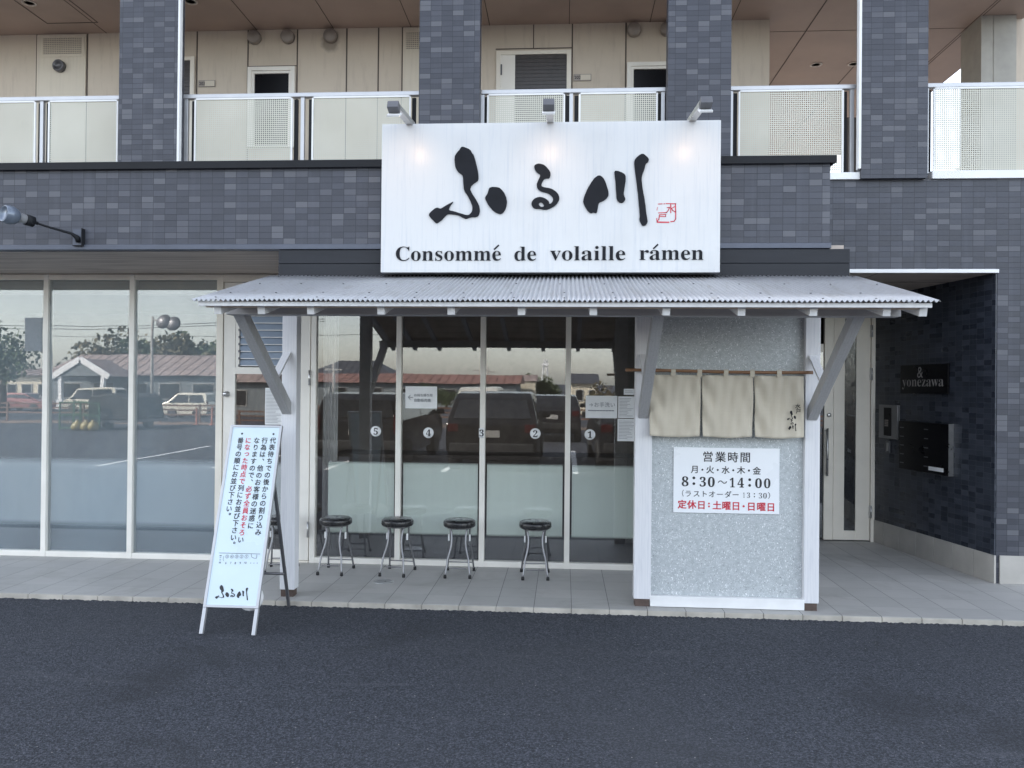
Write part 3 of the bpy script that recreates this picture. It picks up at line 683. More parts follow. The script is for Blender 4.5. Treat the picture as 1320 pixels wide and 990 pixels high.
# ------------------------------------------------------------------ AWNING
AW = empty('timber_awning', (0, 6.0, 0), 'lean-to awning of corrugated metal sheet on white timber posts over the ramen shopfront', 'awning')
T0, T1 = Vector((0, 6.34, 2.640)), Vector((0, 4.95, 2.292))     # ridge and eave line of the sheet
sl_ = (T1 - T0); up_ = Vector((0, -sl_.z, sl_.y)).normalized(); up_ = -up_ if up_.z < 0 else up_
b = MB(); pitch = .0318; X0, X1 = -2.395, 2.268; n = int((X1 - X0) / pitch * 8); prev = None
for i in range(n + 1):
    x = X0 + (X1 - X0) * i / n; hgt = .0075 * math.sin(2 * math.pi * (x - X0) / pitch)
    cur = []
    for k in range(5):
        p = T0 + sl_ * (k / 4) + up_ * (hgt + .002 * math.sin(x * 5 + k)); cur.append(b.b.verts.new((x, p.y, p.z)))
    if prev:
        for k in range(4):
            f = b.b.faces.new((prev[k], cur[k], cur[k + 1], prev[k + 1])); f.smooth = True
    prev = cur
o = P(b, 'corrugated_roof', M_CORR, AW); sm = o.modifiers.new('solid', 'SOLIDIFY'); sm.thickness = .0012
b = MB(); random.seed(3)
for row in (.08, .42, .78, .95):
    x = X0 + .1 + .05 * row
    while x < X1 - .05:
        k = round((x - X0) / pitch - .25) + .25; xx = X0 + k * pitch; p = T0 + sl_ * (row + random.uniform(-.012, .012)) + up_ * .0078
        b.lathe([(.0075, 0), (.006, .003), (0, .004)], Matrix.Translation((xx, p.y, p.z)), 8); x += .32
P(b, 'roofing_nails', M_DARKM, AW)
rs = up_ * -.042
def onroof(y, d=0): k = (y - T0.y) / (T1.y - T0.y); p = T0 + sl_ * k + up_ * d; return p
RX = [-2.26, -1.97, -1.642, -1.181, -.725, -.274, .182, .639, 1.105, 1.545, 1.988, 2.206]
for x in RX:
    a, c = onroof(6.33, -.075), onroof(5.03, -.075)
    b = MB(); b.beam((x, a.y, a.z), (x, c.y, c.z), .048, .060, up_); P(b, 'rafter', M_RAFT, AW, .002)
b = MB(); a = onroof(5.005, -.028); b.box(-2.362, 2.231, 4.985, 5.008, 2.245 + .012, 2.286); P(b, 'eave_board', M_RAFT, AW, .002)
b = MB(); b.box(-2.32, 2.20, 5.40, 5.43, 2.33, 2.34); b.b.free()
b = MB(); b.box(-2.357, 2.218, 5.40, 5.50, 2.240, 2.318); P(b, 'eave_beam', M_BEAM, AW, .004)
b = MB()
a0, a1 = onroof(6.33, -.056), onroof(5.03, -.056)
for i in range(6):
    p, q = a0.lerp(a1, i / 6 + .004), a0.lerp(a1, (i + 1) / 6 - .004)
    b.beam((-2.34, (p.y + q.y) / 2, (p.z + q.z) / 2), (2.21, (p.y + q.y) / 2, (p.z + q.z) / 2), (p - q).length, .014, up_)
P(b, 'roof_boarding', simple('tan_roof_boards', (.58, .47, .38), .7, var=.15), AW)
for x0, x1 in ((-2.334, -2.209), (.576, .712), (1.913, 2.031)):
    b = MB(); b.box(x0, x1, 6.45, 6.56, .06, 2.60); o = P(b, 'post', M_POST, AW, .005)
    b = MB(); b.box(x0 + .008, x1 - .012, 6.458, 6.55, 0, .062); P(b, 'post_foot', M_BROWNP, o, .002)
for x in (-2.288, .638, 1.967):
    b = MB(); b.beam((x, 6.47, 1.545), (x, 5.425, 2.305), .075, .085, (0, .55, .8)); P(b, 'brace', M_BRACE, AW, .003)
    sx = .055 if x < 0 else -.055 if x > 1 else -.05
    b = MB(); b.beam((x + .0, 6.45, 2.02), (x - .0, 6.13, 1.785), .062, .022, (0, -.5, .8)); P(b, 'strut', M_POST, AW, .002)
b = MB(); b.box(-2.34, 2.20, 6.46, 6.54, 2.50, 2.60); b.b.free()

# partition between the two right hand posts
PW = empty('partition_wall', (1.32, 6.53, 0), 'grey chip faced partition wall between two white awning posts, behind the linen curtain', 'wall')
b = MB(); b.box(.713, 1.912, 6.50, 6.55, .088, 2.56); P(b, 'chip_panel', M_TERR, PW)
b = MB(); b.box(.706, 1.918, 6.447, 6.499, .004, .088); P(b, 'skirting_board', M_WHITE, PW, .003)

# ------------------------------------------------------------------ SHOP SIGN
SG = empty('shop_sign', (-.13, 6.25, 2.65), 'large white shop sign with black brush characters, seated above the awning', 'sign')
sx0, sx1, sz0, sz1 = -1.455, 1.190, 2.650, 3.826
b = MB(); b.box(sx0, sx1, 6.20, 6.32, sz0, sz1); P(b, 'sign_board', M_SIGN, SG, .004)
random.seed(11)
def rough(pl, s=.9, sub=3):
    out = []
    n = len(pl)
    for i in range(n):
        p0, p1, p2, p3 = [Vector(pl[(i + k) % n]) for k in (-1, 0, 1, 2)]
        for k in range(sub):
            t = k / sub
            q = .5 * ((2 * p1) + (p2 - p0) * t + (2 * p0 - 5 * p1 + 4 * p2 - p3) * t * t + (3 * p1 - p0 - 3 * p2 + p3) * t ** 3)
            out.append((q.x + random.uniform(-s, s), q.y + random.uniform(-s, s)))
    return out
FU = [[(365, 60), (400, 68), (435, 85), (450, 110), (470, 140), (483, 190), (495, 240), (505, 290), (502, 345), (470, 370), (445, 395), (437, 425), (455, 460), (480, 500), (505, 545), (518, 590), (512, 635), (490, 655), (440, 660), (400, 672), (370, 660), (340, 645), (290, 635), (245, 635), (215, 660), (185, 690), (150, 710), (125, 690), (95, 660), (85, 635), (110, 605), (150, 578), (185, 585), (230, 560), (290, 528), (262, 570), (258, 598), (300, 610), (350, 625), (400, 640), (430, 635), (450, 610), (455, 575), (440, 530), (415, 480), (385, 430), (378, 380), (370, 305), (340, 280), (312, 240), (303, 170), (310, 130), (345, 85)],
      [(600, 410), (640, 402), (685, 410), (720, 445), (742, 490), (748, 540), (735, 590), (710, 625), (680, 630), (640, 610), (600, 570), (572, 520), (565, 490), (585, 455)]]
RU = [[(980, 225), (1015, 203), (1065, 215), (1100, 250), (1120, 285), (1110, 325), (1080, 330), (1062, 340), (1045, 370), (1045, 395), (1070, 405), (1120, 415), (1165, 440), (1190, 475), (1192, 510), (1165, 555), (1120, 582), (1080, 595), (1030, 588), (985, 585), (960, 560), (960, 530), (985, 500), (1030, 487), (1075, 500), (1105, 525), (1112, 546), (1135, 530), (1140, 500), (1125, 475), (1090, 452), (1040, 440), (1010, 415), (1003, 380), (1015, 345), (1032, 300), (1000, 275)],
      [(1020, 545), (1040, 530), (1065, 560), (1050, 572), (1030, 565)]]
KA = [[(265, 380), (300, 395), (330, 440), (350, 500), (368, 575), (350, 620), (310, 650), (275, 665), (258, 690), (250, 750), (235, 780), (205, 770), (190, 780), (165, 775), (130, 735), (97, 660), (115, 590), (150, 510), (200, 430), (235, 395)],
      [(430, 345), (455, 330), (510, 348), (540, 370), (550, 400), (545, 470), (530, 560), (535, 600), (545, 635), (515, 670), (480, 665), (455, 630), (448, 560), (440, 440)],
      [(720, 150), (750, 158), (785, 190), (795, 215), (785, 240), (765, 255), (750, 310), (725, 380), (720, 440), (730, 520), (745, 600), (760, 700), (770, 790), (783, 870), (765, 905), (740, 915), (720, 905), (697, 850), (700, 800), (690, 700), (680, 580), (668, 480), (655, 380), (643, 290), (643, 220), (680, 175)]]
# to photograph pixels
FUp = [rough([(540 + x / 6.6, 180 + y / 6.6) for x, y in p], .14) for p in FU]
RUp = [rough([(540 + x / 6.6, 180 + y / 6.6) for x, y in p], .08) for p in RU]
KAp = [rough([(740 + x / 8.25, 180 + y / 8.25) for x, y in p], .13) for p in KA]
SY = 6.20
def sgn(x, y): p = onY(x, y, SY - .012); return (p.x, p.z)
for nm, chp in (('brush_character', FUp), ('brush_character', RUp), ('brush_character', KAp)):
    ink = Ink((0, SY - .0065, 0), (1, 0, 0), (0, 0, 1)); ink.polys(chp, sgn, .006); PI(ink, nm, M_SIGNINK, SG)
# descender-free words, laid on their own baselines
words = (('𝐂𝐨𝐧𝐬𝐨𝐦𝐦𝐞', 510, 645.5, 336), ('𝐝𝐞', 663, 691, 336), ('𝐯𝐨𝐥𝐚𝐢𝐥𝐥𝐞', 709, 806, 335.5), ('𝐫𝐚𝐦𝐞𝐧', 824.5, 907, 335))
for wd, xa, xb, yb in words:
    ink = Ink((0, SY - .004, 0), (1, 0, 0), (0, 0, 1))
    a, c = sgn(xa, yb), sgn(xb, yb)
    me = glyphs(wd, -.006, .02); xsx = [v.co.x for v in me.vertices]; lo, hi = min(xsx), max(xsx); kx = (c[0] - a[0]) / (hi - lo); tall = wd[0] in '𝐂𝐝'
    ky = .1625
    ink._add(me, lambda p: (a[0] + (p.x - lo) * kx, a[1] + p.y * ky + .001, p.z * .15))
    for x, y in ((639.5, 319), (845, 318)):
        if xa < x < xb: a_ = sgn(x - 2.2, y + 2); c_ = sgn(x + 3, y - 3); ink.line([a_, c_], .012)
    PI(ink, 'lettered_word', M_SIGNINK, SG)

ink = Ink((0, SY - .0025, 0), (1, 0, 0), (0, 0, 1))
def z2(x, y): return sgn(740 + x / 8.25, 180 + y / 8.25)
for pl, wd in (([(895, 682), (940, 679)], .006), ([(955, 680), (968, 679)], .006), ([(980, 677), (1085, 679)], .007), ([(1080, 678), (1083, 760), (1082, 840), (1065, 866), (1030, 870)], .008), ([(885, 874), (1010, 876)], .010), ([(880, 835), (884, 872)], .006), ([(888, 715), (883, 748)], .004),
               ([(1030, 682), (1030, 775)], .008), ([(990, 720), (1018, 716), (1000, 755), (982, 772)], .006), ([(1034, 722), (1052, 750), (1076, 766)], .007), ([(1072, 708), (1044, 726)], .006), ([(900, 776), (985, 773)], .007), ([(910, 796), (978, 793), (975, 815), (912, 812)], .006), ([(910, 796), (904, 842), (886, 866)], .007)):
    ink.line([z2(*q) for q in pl], wd)
PI(ink, 'red_seal', M_RED, SG)

# floodlights on the sign
for i, (x, lab) in enumerate(((-1.235, 'small silver floodlight on an arm at the left end of the white shop sign'), (-.125, 'small silver floodlight on an arm over the middle of the white shop sign'), (.972, 'small silver floodlight on an arm at the right end of the white shop sign'))):
    f = empty('floodlight', (x, 6.2, 3.83), lab, 'floodlight', 'floodlights along the top of the shop sign'); f.scale = (.82, 1, .82); f.location.z = 3.815; f.rotation_euler[0] = R(6)
    b = MB(); b.box(-.032, .032, -.56, .09, .004, .012); b.box(-.032, -.026, -.56, .09, .012, .05); b.box(.026, .032, -.56, .09, .012, .05); b.build('arm', M_STEEL, f, .002)
    b = MB(); M = Matrix.Translation((0, -.58, -.012)) @ Matrix.Rotation(R(-28), 4, 'X'); b.box(-.05, .05, -.05, .035, -.03, .04, M); b.build('lamp_housing', M_GREYM, f, .006)
    b = MB(); M = Matrix.Translation((0, -.555, -.052)) @ Matrix.Rotation(R(25), 4, 'X'); b.box(-.056, .056, -.07, .03, -.012, .006, M); b.build('white_visor', M_WHITE, f, .003)
    e = NT('lit_lens'); e.p.inputs['Emission Color'].default_value = (1, .72, .42, 1); e.p.inputs['Emission Strength'].default_value = 3
    b = MB(); M = Matrix.Translation((0, -.538, -.030)) @ Matrix.Rotation(R(-28), 4, 'X'); b.box(-.035, .035, .030, .034, -.02, .02, M); b.build('lens', e.m, f)
    l = bpy.data.lights.new('lamp_light', 'SPOT'); l.energy = .42; l.color = (1, .58, .30); l.spot_size = R(95); l.spot_blend = .9; l.shadow_soft_size = .03
    lo = bpy.data.objects.new('lamp_light', l); COL.objects.link(lo); lo.parent = f; lo.location = (0, -.48, -.06); lo.rotation_euler = Vector((0, -.52, .42)).to_track_quat('Z', 'Y').to_euler()

# wall spotlight on the left
WLm = empty('wall_spotlight', (-4.03, 6.35, 2.957), 'round grey spotlight on a thin black arm fixed to the tiled parapet at far left', 'lamp')
pl_ = Vector((-4.03, 6.35, 2.957)); hd = onY(19, 279, 5.93); jn = onY(38, 284.5, 6.03)
b = MB(); b.box(-.048, .042, -.012, 0, -.068, .072); b.build('wall_plate', M_FLASH, WLm, .002)
b = MB(); b.box(.043, .050, -.045, 0, -.07, .075); b.box(-.03, .043, -.045, -.0125, -.07, -.064); b.build('bracket', M_DARKM, WLm)
st = Vector((0, -.03, .01)); jl = jn - pl_; hl = hd - pl_
b = MB(); b.tube([(0, -.012, -.03), (0, -.03, 0), st.lerp(jl, .12) + Vector((0, 0, .008)), st.lerp(jl, .6), st.lerp(jl, .85)], [.022, .022, .011, .009, .009]); b.tube([st.lerp(jl, .83), st.lerp(jl, .93), jl], [.013, .014, .010]); b.build('arm', M_DARKM, WLm)
ax = (hl - jl).normalized()
ML = Matrix.Translation(jl) @ ax.to_track_quat('Z', 'Y').to_matrix().to_4x4()
b = MB(); b.lathe([(.0, -.03), (.042, -.03), (.044, .03), (.034, .035)], ML); b.build('knuckle', M_DARKM, WLm)
b = MB(); b.lathe([(.034, .03), (.038, .034), (.040, .085), (.05, .09)], ML); b.build('socket', M_RAIL, WLm)
b = MB(); b.lathe([(.042, .085), (.060, .105), (.073, .14), (.073, .17), (.065, .195), (.06, .20), (.056, .185), (0, .18)], ML); b.build('lamp_head', simple('blue_grey_lamp_paint', (.16, .19, .24), .3, .3), WLm)

# ------------------------------------------------------------------ NOREN
b = MB()
px = [.49 + (1.95 - .49) * i / 24 for i in range(25)]
b.tube([(x, 6.385, 1.893 + .006 * math.sin(x * 3)) for x in px], [.0125 + (.0018 if i % 4 == 0 else 0) for i in range(25)], 12)
tag(b.build('bamboo_pole', M_BAMB), 'thin brown bamboo pole holding up the linen shop curtain', 'pole')
NO = empty('noren_curtain', (1.28, 6.37, 1.88), 'beige linen noren curtain in three panels hanging from a bamboo pole', 'curtain')
random.seed(5)
edges = [.683, 1.087, 1.497, 1.884]
for j in range(3):
    x0, x1 = edges[j] + (.004 if j else 0), edges[j + 1] - (.004 if j < 2 else 0)
    b = MB(); nx, nz = 28, 30; g = []
    for iz in range(nz + 1):
        t = iz / nz; row = []
        for ix in range(nx + 1):
            s = ix / nx; z = 1.862 - .482 * t - (.012 * math.sin(math.pi * s) if t > .9 else 0) * (t - .9) * 10
            x = x0 + (x1 - x0) * s + (.010 if j == 0 else 0) * 0
            if s < .02: x += .006 * t * (1 if j else 0)
            if s > .98: x -= .006 * t * (1 if j < 2 else 0)
            d = .005 * math.sin(31 * s + 9 * t * s + j) * (1 - .5 * t) + .010 * math.sin(9 * s + 3.5 * t + j * 2) * (.3 + .7 * t) + .007 * math.sin(20 * s - 8 * t + j) * math.exp(-((s - .9) / .3) ** 2) + .018 * math.exp(-((s - .12) / .15) ** 2) * math.sin(11 * t - 13 * s)
            row.append(b.b.verts.new((x, 6.388 - .012 * t + d, z)))
        g.append(row)
    for iz in range(nz):
        for ix in range(nx):
            f = b.b.faces.new((g[iz][ix], g[iz + 1][ix], g[iz + 1][ix + 1], g[iz][ix + 1])); f.smooth = True
    o = P(b, 'cloth_panel', M_LINEN, NO); sm = o.modifiers.new('solid', 'SOLIDIFY'); sm.thickness = .002
    # saddle stitched hems
    b = MB()
    for side in (x0 + .008, x1 - .012):
        z = 1.80
        while z > 1.40: b.box(side, side + .009, 6.352, 6.354, z, z + .006); z -= .022
    b.b.free()
for x in (.866, 1.072, 1.278, 1.482, 1.69):
    b = MB(); pr_ = []
    for k in range(13):
        a = math.pi * k / 12; pr_.append((6.385 - .0155 * math.cos(a), 1.893 + .0155 * math.sin(a)))
    pr_ = [(6.372, 1.85)] + pr_ + [(6.395, 1.85)]
    for (ya, za), (yb, zb) in zip(pr_, pr_[1:]): b.face([(x - .018, ya, za), (x + .018, ya, za), (x + .018, yb, zb), (x - .018, yb, zb)])
    P(b, 'hanging_loop', M_LINEN, NO)
ink = Ink((0, 6.352, 0), (1, 0, 0), (0, 0, 1))
def nz_(x, y): p = onY(1000 + x / 14.14, 500 + y / 14.14, 6.352); return (p.x, p.z)
def fit(polys, x0, y0, x1, y1, f):
    xs_ = [q[0] for p in polys for q in p]; ys_ = [q[1] for p in polys for q in p]; a, c, d, e = min(xs_), max(xs_), min(ys_), max(ys_)
    return polys, (lambda x, y: f(x0 + (x - a) / (c - a) * (x1 - x0), y0 + (y - d) / (e - d) * (y1 - y0)))
for pol, bx in ((FUp, (205, 412, 370, 590)), (RUp, (268, 575, 325, 668)), (KAp, (228, 650, 378, 790))):
    pp, ff = fit(pol, *bx, nz_); ink.polys(pp, ff)
p = nz_(403, 335); ink.char('水', p[0], p[1], .042, .02); p = nz_(413, 425); ink.char('戸', p[0], p[1], .040, .02)
PI(ink, 'brush_lettering', M_SIGNINK, NO)

# opening hours board
OH = empty('opening_hours_sign', (1.31, 6.49, 1.02), 'white opening hours sign with black and red lettering on the chip faced wall', 'sign')
b = MB(); b.box(.889, 1.728, 6.487, 6.497, .755, 1.281); P(b, 'board', M_HOURS, OH, .003)
def hk(): return Ink((0, 6.4855, 0), (1, 0, 0), (0, 0, 1))
kink = hk(); rink = hk()
def hz(x, y): p = onY(860 + x / 8.8, 570 + y / 8.8, 6.4855); return (p.x, p.z)
def line_of(ink, chars, pts, size, bold):
    for ch, (x, y) in zip(chars, pts): p = hz(x, y); ink.char(ch, p[0], p[1], size, bold)
line_of(kink, '営業時間', ((462, 165), (605, 168), (746, 171), (886, 173)), .088, .012)
PI(kink, 'heading_line', M_INK, OH); kink = hk()
for ch, q in zip('月火水木金', ((315, 308), (487, 311), (663, 316), (838, 319), (1017, 325))): kink = hk(); line_of(kink, ch, (q,), .066, .012); PI(kink, 'weekday_character', M_INK, OH)
for x in (400, 574, 750, 928): kink = hk(); p = hz(x, 312 + (x - 400) * .018); kink.text('●', p[0] - .008, p[1] - .008, width=.016); PI(kink, 'separating_dot', M_INK, OH)
kink = hk()
def dig(ch, x0, x1, y0, y1, bold=.0): a, c = hz(x0, y1), hz(x1, y0); kink.text(ch, a[0], a[1], width=c[0] - a[0], height=c[1] - a[1], bold=bold)
for ch, x0, x1, y0, y1 in (('𝟖', 165, 243, 388, 500), ('𝟑', 368, 440, 393, 504), ('𝟎', 462, 540, 395, 508), ('𝟏', 710, 768, 403, 512), ('𝟒', 798, 872, 404, 514), ('𝟎', 998, 1075, 410, 520), ('𝟎', 1098, 1172, 412, 522)): dig(ch, x0, x1, y0, y1, .004)
for x, y in ((303, 405), (303, 470), (936, 425), (936, 490)): p = hz(x, y); kink.text('●', p[0] - .011, p[1] - .011, width=.022)
dig('〜', 575, 680, 435, 470)
PI(kink, 'hours_line', M_INK, OH); kink = hk()
line_of(kink, 'ラストオーダー', ((238, 583), (333, 585), (420, 586), (510, 590), (598, 592), (690, 594), (777, 597)), .058, .004)
dig('（', 168, 190, 540, 615); dig('）', 1145, 1168, 568, 642)
for ch, x0, x1, y0, y1 in (('𝟏', 862, 880, 570, 630), ('𝟑', 905, 940, 572, 632), ('𝟑', 1040, 1076, 575, 637), ('𝟎', 1090, 1130, 577, 638)): dig(ch, x0, x1, y0, y1, -.012)
for x, y in ((990, 585), (990, 618)): p = hz(x, y); kink.text('●', p[0] - .005, p[1] - .005, width=.010)
PI(kink, 'last_order_line', M_INK, OH)
line_of(rink, '定休日土曜日日曜日', ((170, 705), (278, 708), (388, 712), (565, 717), (672, 721), (780, 724), (955, 730), (1067, 733), (1176, 737)), .073, .022)
for x, y in ((475, 695), (475, 728)): p = hz(x, y); rink.text('●', p[0] - .008, p[1] - .008, width=.015)
p = hz(868, 727); rink.text('●', p[0] - .009, p[1] - .009, width=.018)
PI(rink, 'closed_days_line', M_RED, OH)

# ------------------------------------------------------------------ A-FRAME SIGN
AF = empty('a_frame_sign', (-2.39, 5.9, -.045), 'tall white a-frame sign with vertical handwritten queueing notice, standing on the asphalt', 'sign')
O_ = Vector((-2.601, 5.575, -.045)); Xb = Vector((1, 0, 0)); T_ = Vector((-2.601, 6.085, 1.432)); LB = (T_ - O_).length; Yb = (T_ - O_).normalized(); Nb = Xb.cross(Yb)
def bpt(u, v, d=0): return O_ + Xb * u + Yb * v + Nb * d
MBd = Matrix(((Xb.x, Yb.x, Nb.x, O_.x), (Xb.y, Yb.y, Nb.y, O_.y), (Xb.z, Yb.z, Nb.z, O_.z), (0, 0, 0, 1)))
def buv(x, y, d=.012):                                    # spot of the photograph -> coordinates on the board
    r_ = ray(x, y); c = Vector((0, 0, EYE)); o2 = O_ + Nb * d; t = (o2 - c).dot(Nb) / r_.dot(Nb); q = c + r_ * t - o2
    return (q.dot(Xb), q.dot(Yb))
WB = .412; vb = .185
b = MB(); b.box(.018, WB - .018, vb + .014, LB - .014, -.004, .010, MBd); P(b, 'notice_board', M_BOARD, AF)
b = MB()
for (u0, u1, v0, v1) in ((0, .02, 0, LB), (WB - .02, WB, 0, LB)): b.box(u0, u1, v0 if v0 else vb, v1, -.012, .016, MBd)
b.box(.02, WB - .02, vb, vb + .018, -.012, .016, MBd); b.box(.02, WB - .02, LB - .016, LB, -.012, .016, MBd); P(b, 'board_frame', M_RAIL, AF, .002)
for u in (0, WB - .026):
    b = MB(); b.box(u, u + .026, 0, vb - .001, -.014, .014, MBd); P(b, 'front_leg', M_RAIL, AF, .002)
for x in (-2.580, -2.205):
    b = MB(); b.beam((x, 5.952, 1.0), (x, 6.315, -.043), .022, .022); P(b, 'rear_leg', M_GREYM, AF, .002)
b = MB(); b.tube([(-2.58, 6.205, .25), (-2.205, 6.205, .25)], .011); P(b, 'cross_bar', M_GREYM, AF)
b = MB(); b.tube([(-2.19, 5.75, .40), (-2.19, 6.15, .42)], .004); b.b.free()
b = MB(); b.lathe([(0, 0), (.085, 0), (.092, .02), (.092, .05), (.085, .065), (0, .065)], MBd @ Matrix.Translation((.322, .262, -.085))); P(b, 'ballast_weight', M_WHITE, AF)
kink = Ink(bpt(0, 0, .0118), Xb, Yb); rink = Ink(bpt(0, 0, .0118), Xb, Yb)
def column(chars, p0, p1, n, red=(), size=.0515):
    kink = Ink(bpt(0, 0, .0118), Xb, Yb); rink = Ink(bpt(0, 0, .0118), Xb, Yb)
    a, c = buv(*p0), buv(*p1)
    for i, ch in enumerate(chars):
        t = i / (n - 1); u, v = a[0] + (c[0] - a[0]) * t, a[1] + (c[1] - a[1]) * t
        du = dv = 0
        if ch in '、。': du, dv = size * .55, size * .55
        if ch == 'っ': du, dv = size * .08, size * .08
        if i and chars[i - 1] == '、': PI(kink, 'text_column', M_INK, AF); kink = Ink(bpt(0, 0, .0118), Xb, Yb)
        (rink if i in red else kink).char(ch, u + du, v + dv, size, .016, .95)
    PI(kink, 'text_column', M_INK, AF)
    if red: PI(rink, 'red_text_column', M_RED, AF)
def az(x, y): return (240 + x / 3.3, 530 + y / 3.3)
column('代表待ちでの後からの割り込み', az(369, 125), az(306, 515), 14)
column('行為は、他のお客様の迷惑に', az(334, 125), az(274, 487), 13)
column('なりますので、必ず全員おそろい', az(300, 125), az(232, 547), 15, range(7, 14))
column('になった時点で列にお並び下さい。', az(264, 125), az(196, 568), 16, range(0, 7))
column('番号の順にお並び下さい。', az(231, 125), az(177, 445), 12)
def dz(x, y): return buv(270 + x / 11, 700 + y / 11)
kink.line([dz(140, 140), dz(718, 155)], .003); kink.line([dz(590, 152), dz(600, 200), dz(632, 215), dz(668, 215), dz(672, 165)], .0025); kink.line([dz(205, 185), dz(192, 230), dz(200, 255)], .002)
for ch, x in zip('⑤④③②①', (250, 318, 385, 455, 525)): p = dz(x, 190); kink.char(ch, p[0], p[1], .032, 0)
for ch, x in zip('6789', (235, 302, 368, 438)): p = dz(x, 282); kink.text(ch, p[0] - .006, p[1] - .009, height=.016)
p = dz(490, 295); kink.text('10', p[0], p[1], height=.016)
for x in (578, 624, 670): p = dz(x, 290); kink.text('●', p[0], p[1], width=.006)
for y in (180, 205, 230, 255, 280): p = dz(158 - (y - 180) * .1, y); kink.line([(p[0] - .006, p[1]), (p[0] + .006, p[1])], .006 if y in (180, 280) else .0025)
PI(kink, 'queue_diagram', M_INK, AF); kink = Ink(bpt(0, 0, .0118), Xb, Yb)
def lz(x, y): return dz(x, y)
for pol, bx in ((FUp, (78, 595, 278, 792)), (RUp, (295, 648, 362, 768)), (KAp, (385, 632, 550, 812))):
    pp, ff = fit(pol, *bx, lz); kink.polys(pp, ff)
PI(kink, 'brush_logo', M_INK, AF)
for x, y in ((312, 559), (352.5, 559.5)):
    kink = Ink(bpt(0, 0, .0118), Xb, Yb); u, v = buv(x, y); kink.text('●', u - .008, v - .008, width=.016); PI(kink, 'screw_head', M_INK, AF)

# ------------------------------------------------------------------ STOOLS
def make_stool(label):
    s = empty('folding_stool', (0, 0, 0), label, 'stool', 'round black stools in a row before the shop window')
    r = .150
    b = MB(); b.lathe([(0, .448), (r * .93, .448), (r * .99, .456), (r, .470), (r * 1.0, .490), (r * .97, .503), (r * .88, .512), (r * .5, .518), (0, .519)], n=40); o = b.build('seat', M_VINYL, s)
    b = MB(); b.lathe([(r * .985, .463), (r * 1.008, .4655), (r * 1.008, .4685), (r * .985, .471)], n=40); b.build('seam', M_RUBBER, o)
    for sx, sy in ((-1, -1), (1, -1), (-1, 1), (1, 1)):
        pts = []
        for k in range(15):
            t = k / 14; z = .447 - .432 * t
            x = sx * (.078 - .018 * math.sin(math.pi * min(1, t * 1.6)) + .036 * t ** 1.7) if sy < 0 else sx * (.096 - .012 * math.sin(math.pi * min(1, t * 1.6)) + .030 * t ** 1.5)
            y = sy * (.045 + .115 * t)
            pts.append((x, y, z))
        b = MB(); b.tube(pts, .0085, 10); o = b.build('leg', M_CHROME, s)
        b = MB(); e = Vector(pts[-1]); b.lathe([(0, 0), (.0145, 0), (.0145, .02), (.011, .032), (.0095, .033)], Matrix.Translation((e.x, e.y, 0)), 12); b.build('rubber_foot', M_RUBBER, o)
    for sy, xw in ((-1, .083), (1, .11)):
        b = MB(); b.tube([(-xw, sy * .138, .085), (xw, sy * .138, .085)], .006, 8); b.build('stretcher', M_CHROME, s)
    for sx in (-1, 1):
        b = MB(); b.box(sx * .098 - .007, sx * .098 + .007, -.02, .0, .315, .375); b.build('folding_hinge', M_WHITE, s, .003)
    b = MB(); b.lathe([(.118, .436), (.118, .448)], n=32); b.build('seat_ring', M_CHROME, s)
    return s
st0 = None
for i, (x, y, rz, lab) in enumerate(((-2.135, 7.385, R(-3), 'black round folding stool nearest the hinged shop door, left of the four in plain view'),
                                (-1.548, 7.392, R(-6), 'black round folding stool in front of the mullion between sticker 5 and sticker 4'),
                                (-.962, 7.395, R(2), 'black round folding stool below the paper notice with the arrow, third along from the door'),
                                (-.252, 7.40, R(3), 'black round folding stool under sticker 2, standing apart nearest the chip faced wall'),
                                (-2.66, 7.385, R(8), 'black round folding stool half hidden behind the a-frame sign and white post'))):
    if st0 is None: st0 = make_stool(lab); o = st0
    else: o = copy_tree(st0); o['label'] = lab
    o.location = (x, y, 0); o.rotation_euler[2] = rz

# ------------------------------------------------------------------ STICKERS AND NOTICES ON THE GLASS
GY = FY + .034
for n_, (x, z, on) in zip('54321', ((-1.851, 1.307, 0), (-1.326, 1.299, 0), (-.797, 1.307, 1), (-.274, 1.305, 0), (.256, 1.302, 0))):
    y = FY - .0015 if on else GY - .001
    s = empty('number_sticker', (x, y, z), 'round white queue sticker with the number %s on the shop %s' % (n_, 'window mullion' if on else 'window glass'), 'sticker', 'numbered stickers along the shop window')
    r = .052 if not on else .05
    b = MB(); b.lathe([(0, 0), (r, 0), (r, .0012), (0, .0012)], Matrix.Rotation(R(90), 4, 'X'), 32)
    if on:
        for v in b.b.verts: v.co.x = max(-.026, min(.026, v.co.x))
    b.build('disc', M_PAPER, s)
    ink = Ink((0, -.0018, 0), (1, 0, 0), (0, 0, 1)); ink.text({'1': '𝟏', '2': '𝟐', '3': '𝟑', '4': '𝟒', '5': '𝟓'}[n_], 0, -.034, height=.066, align='c', bold=.005); ink.build('numeral', M_INK, s)
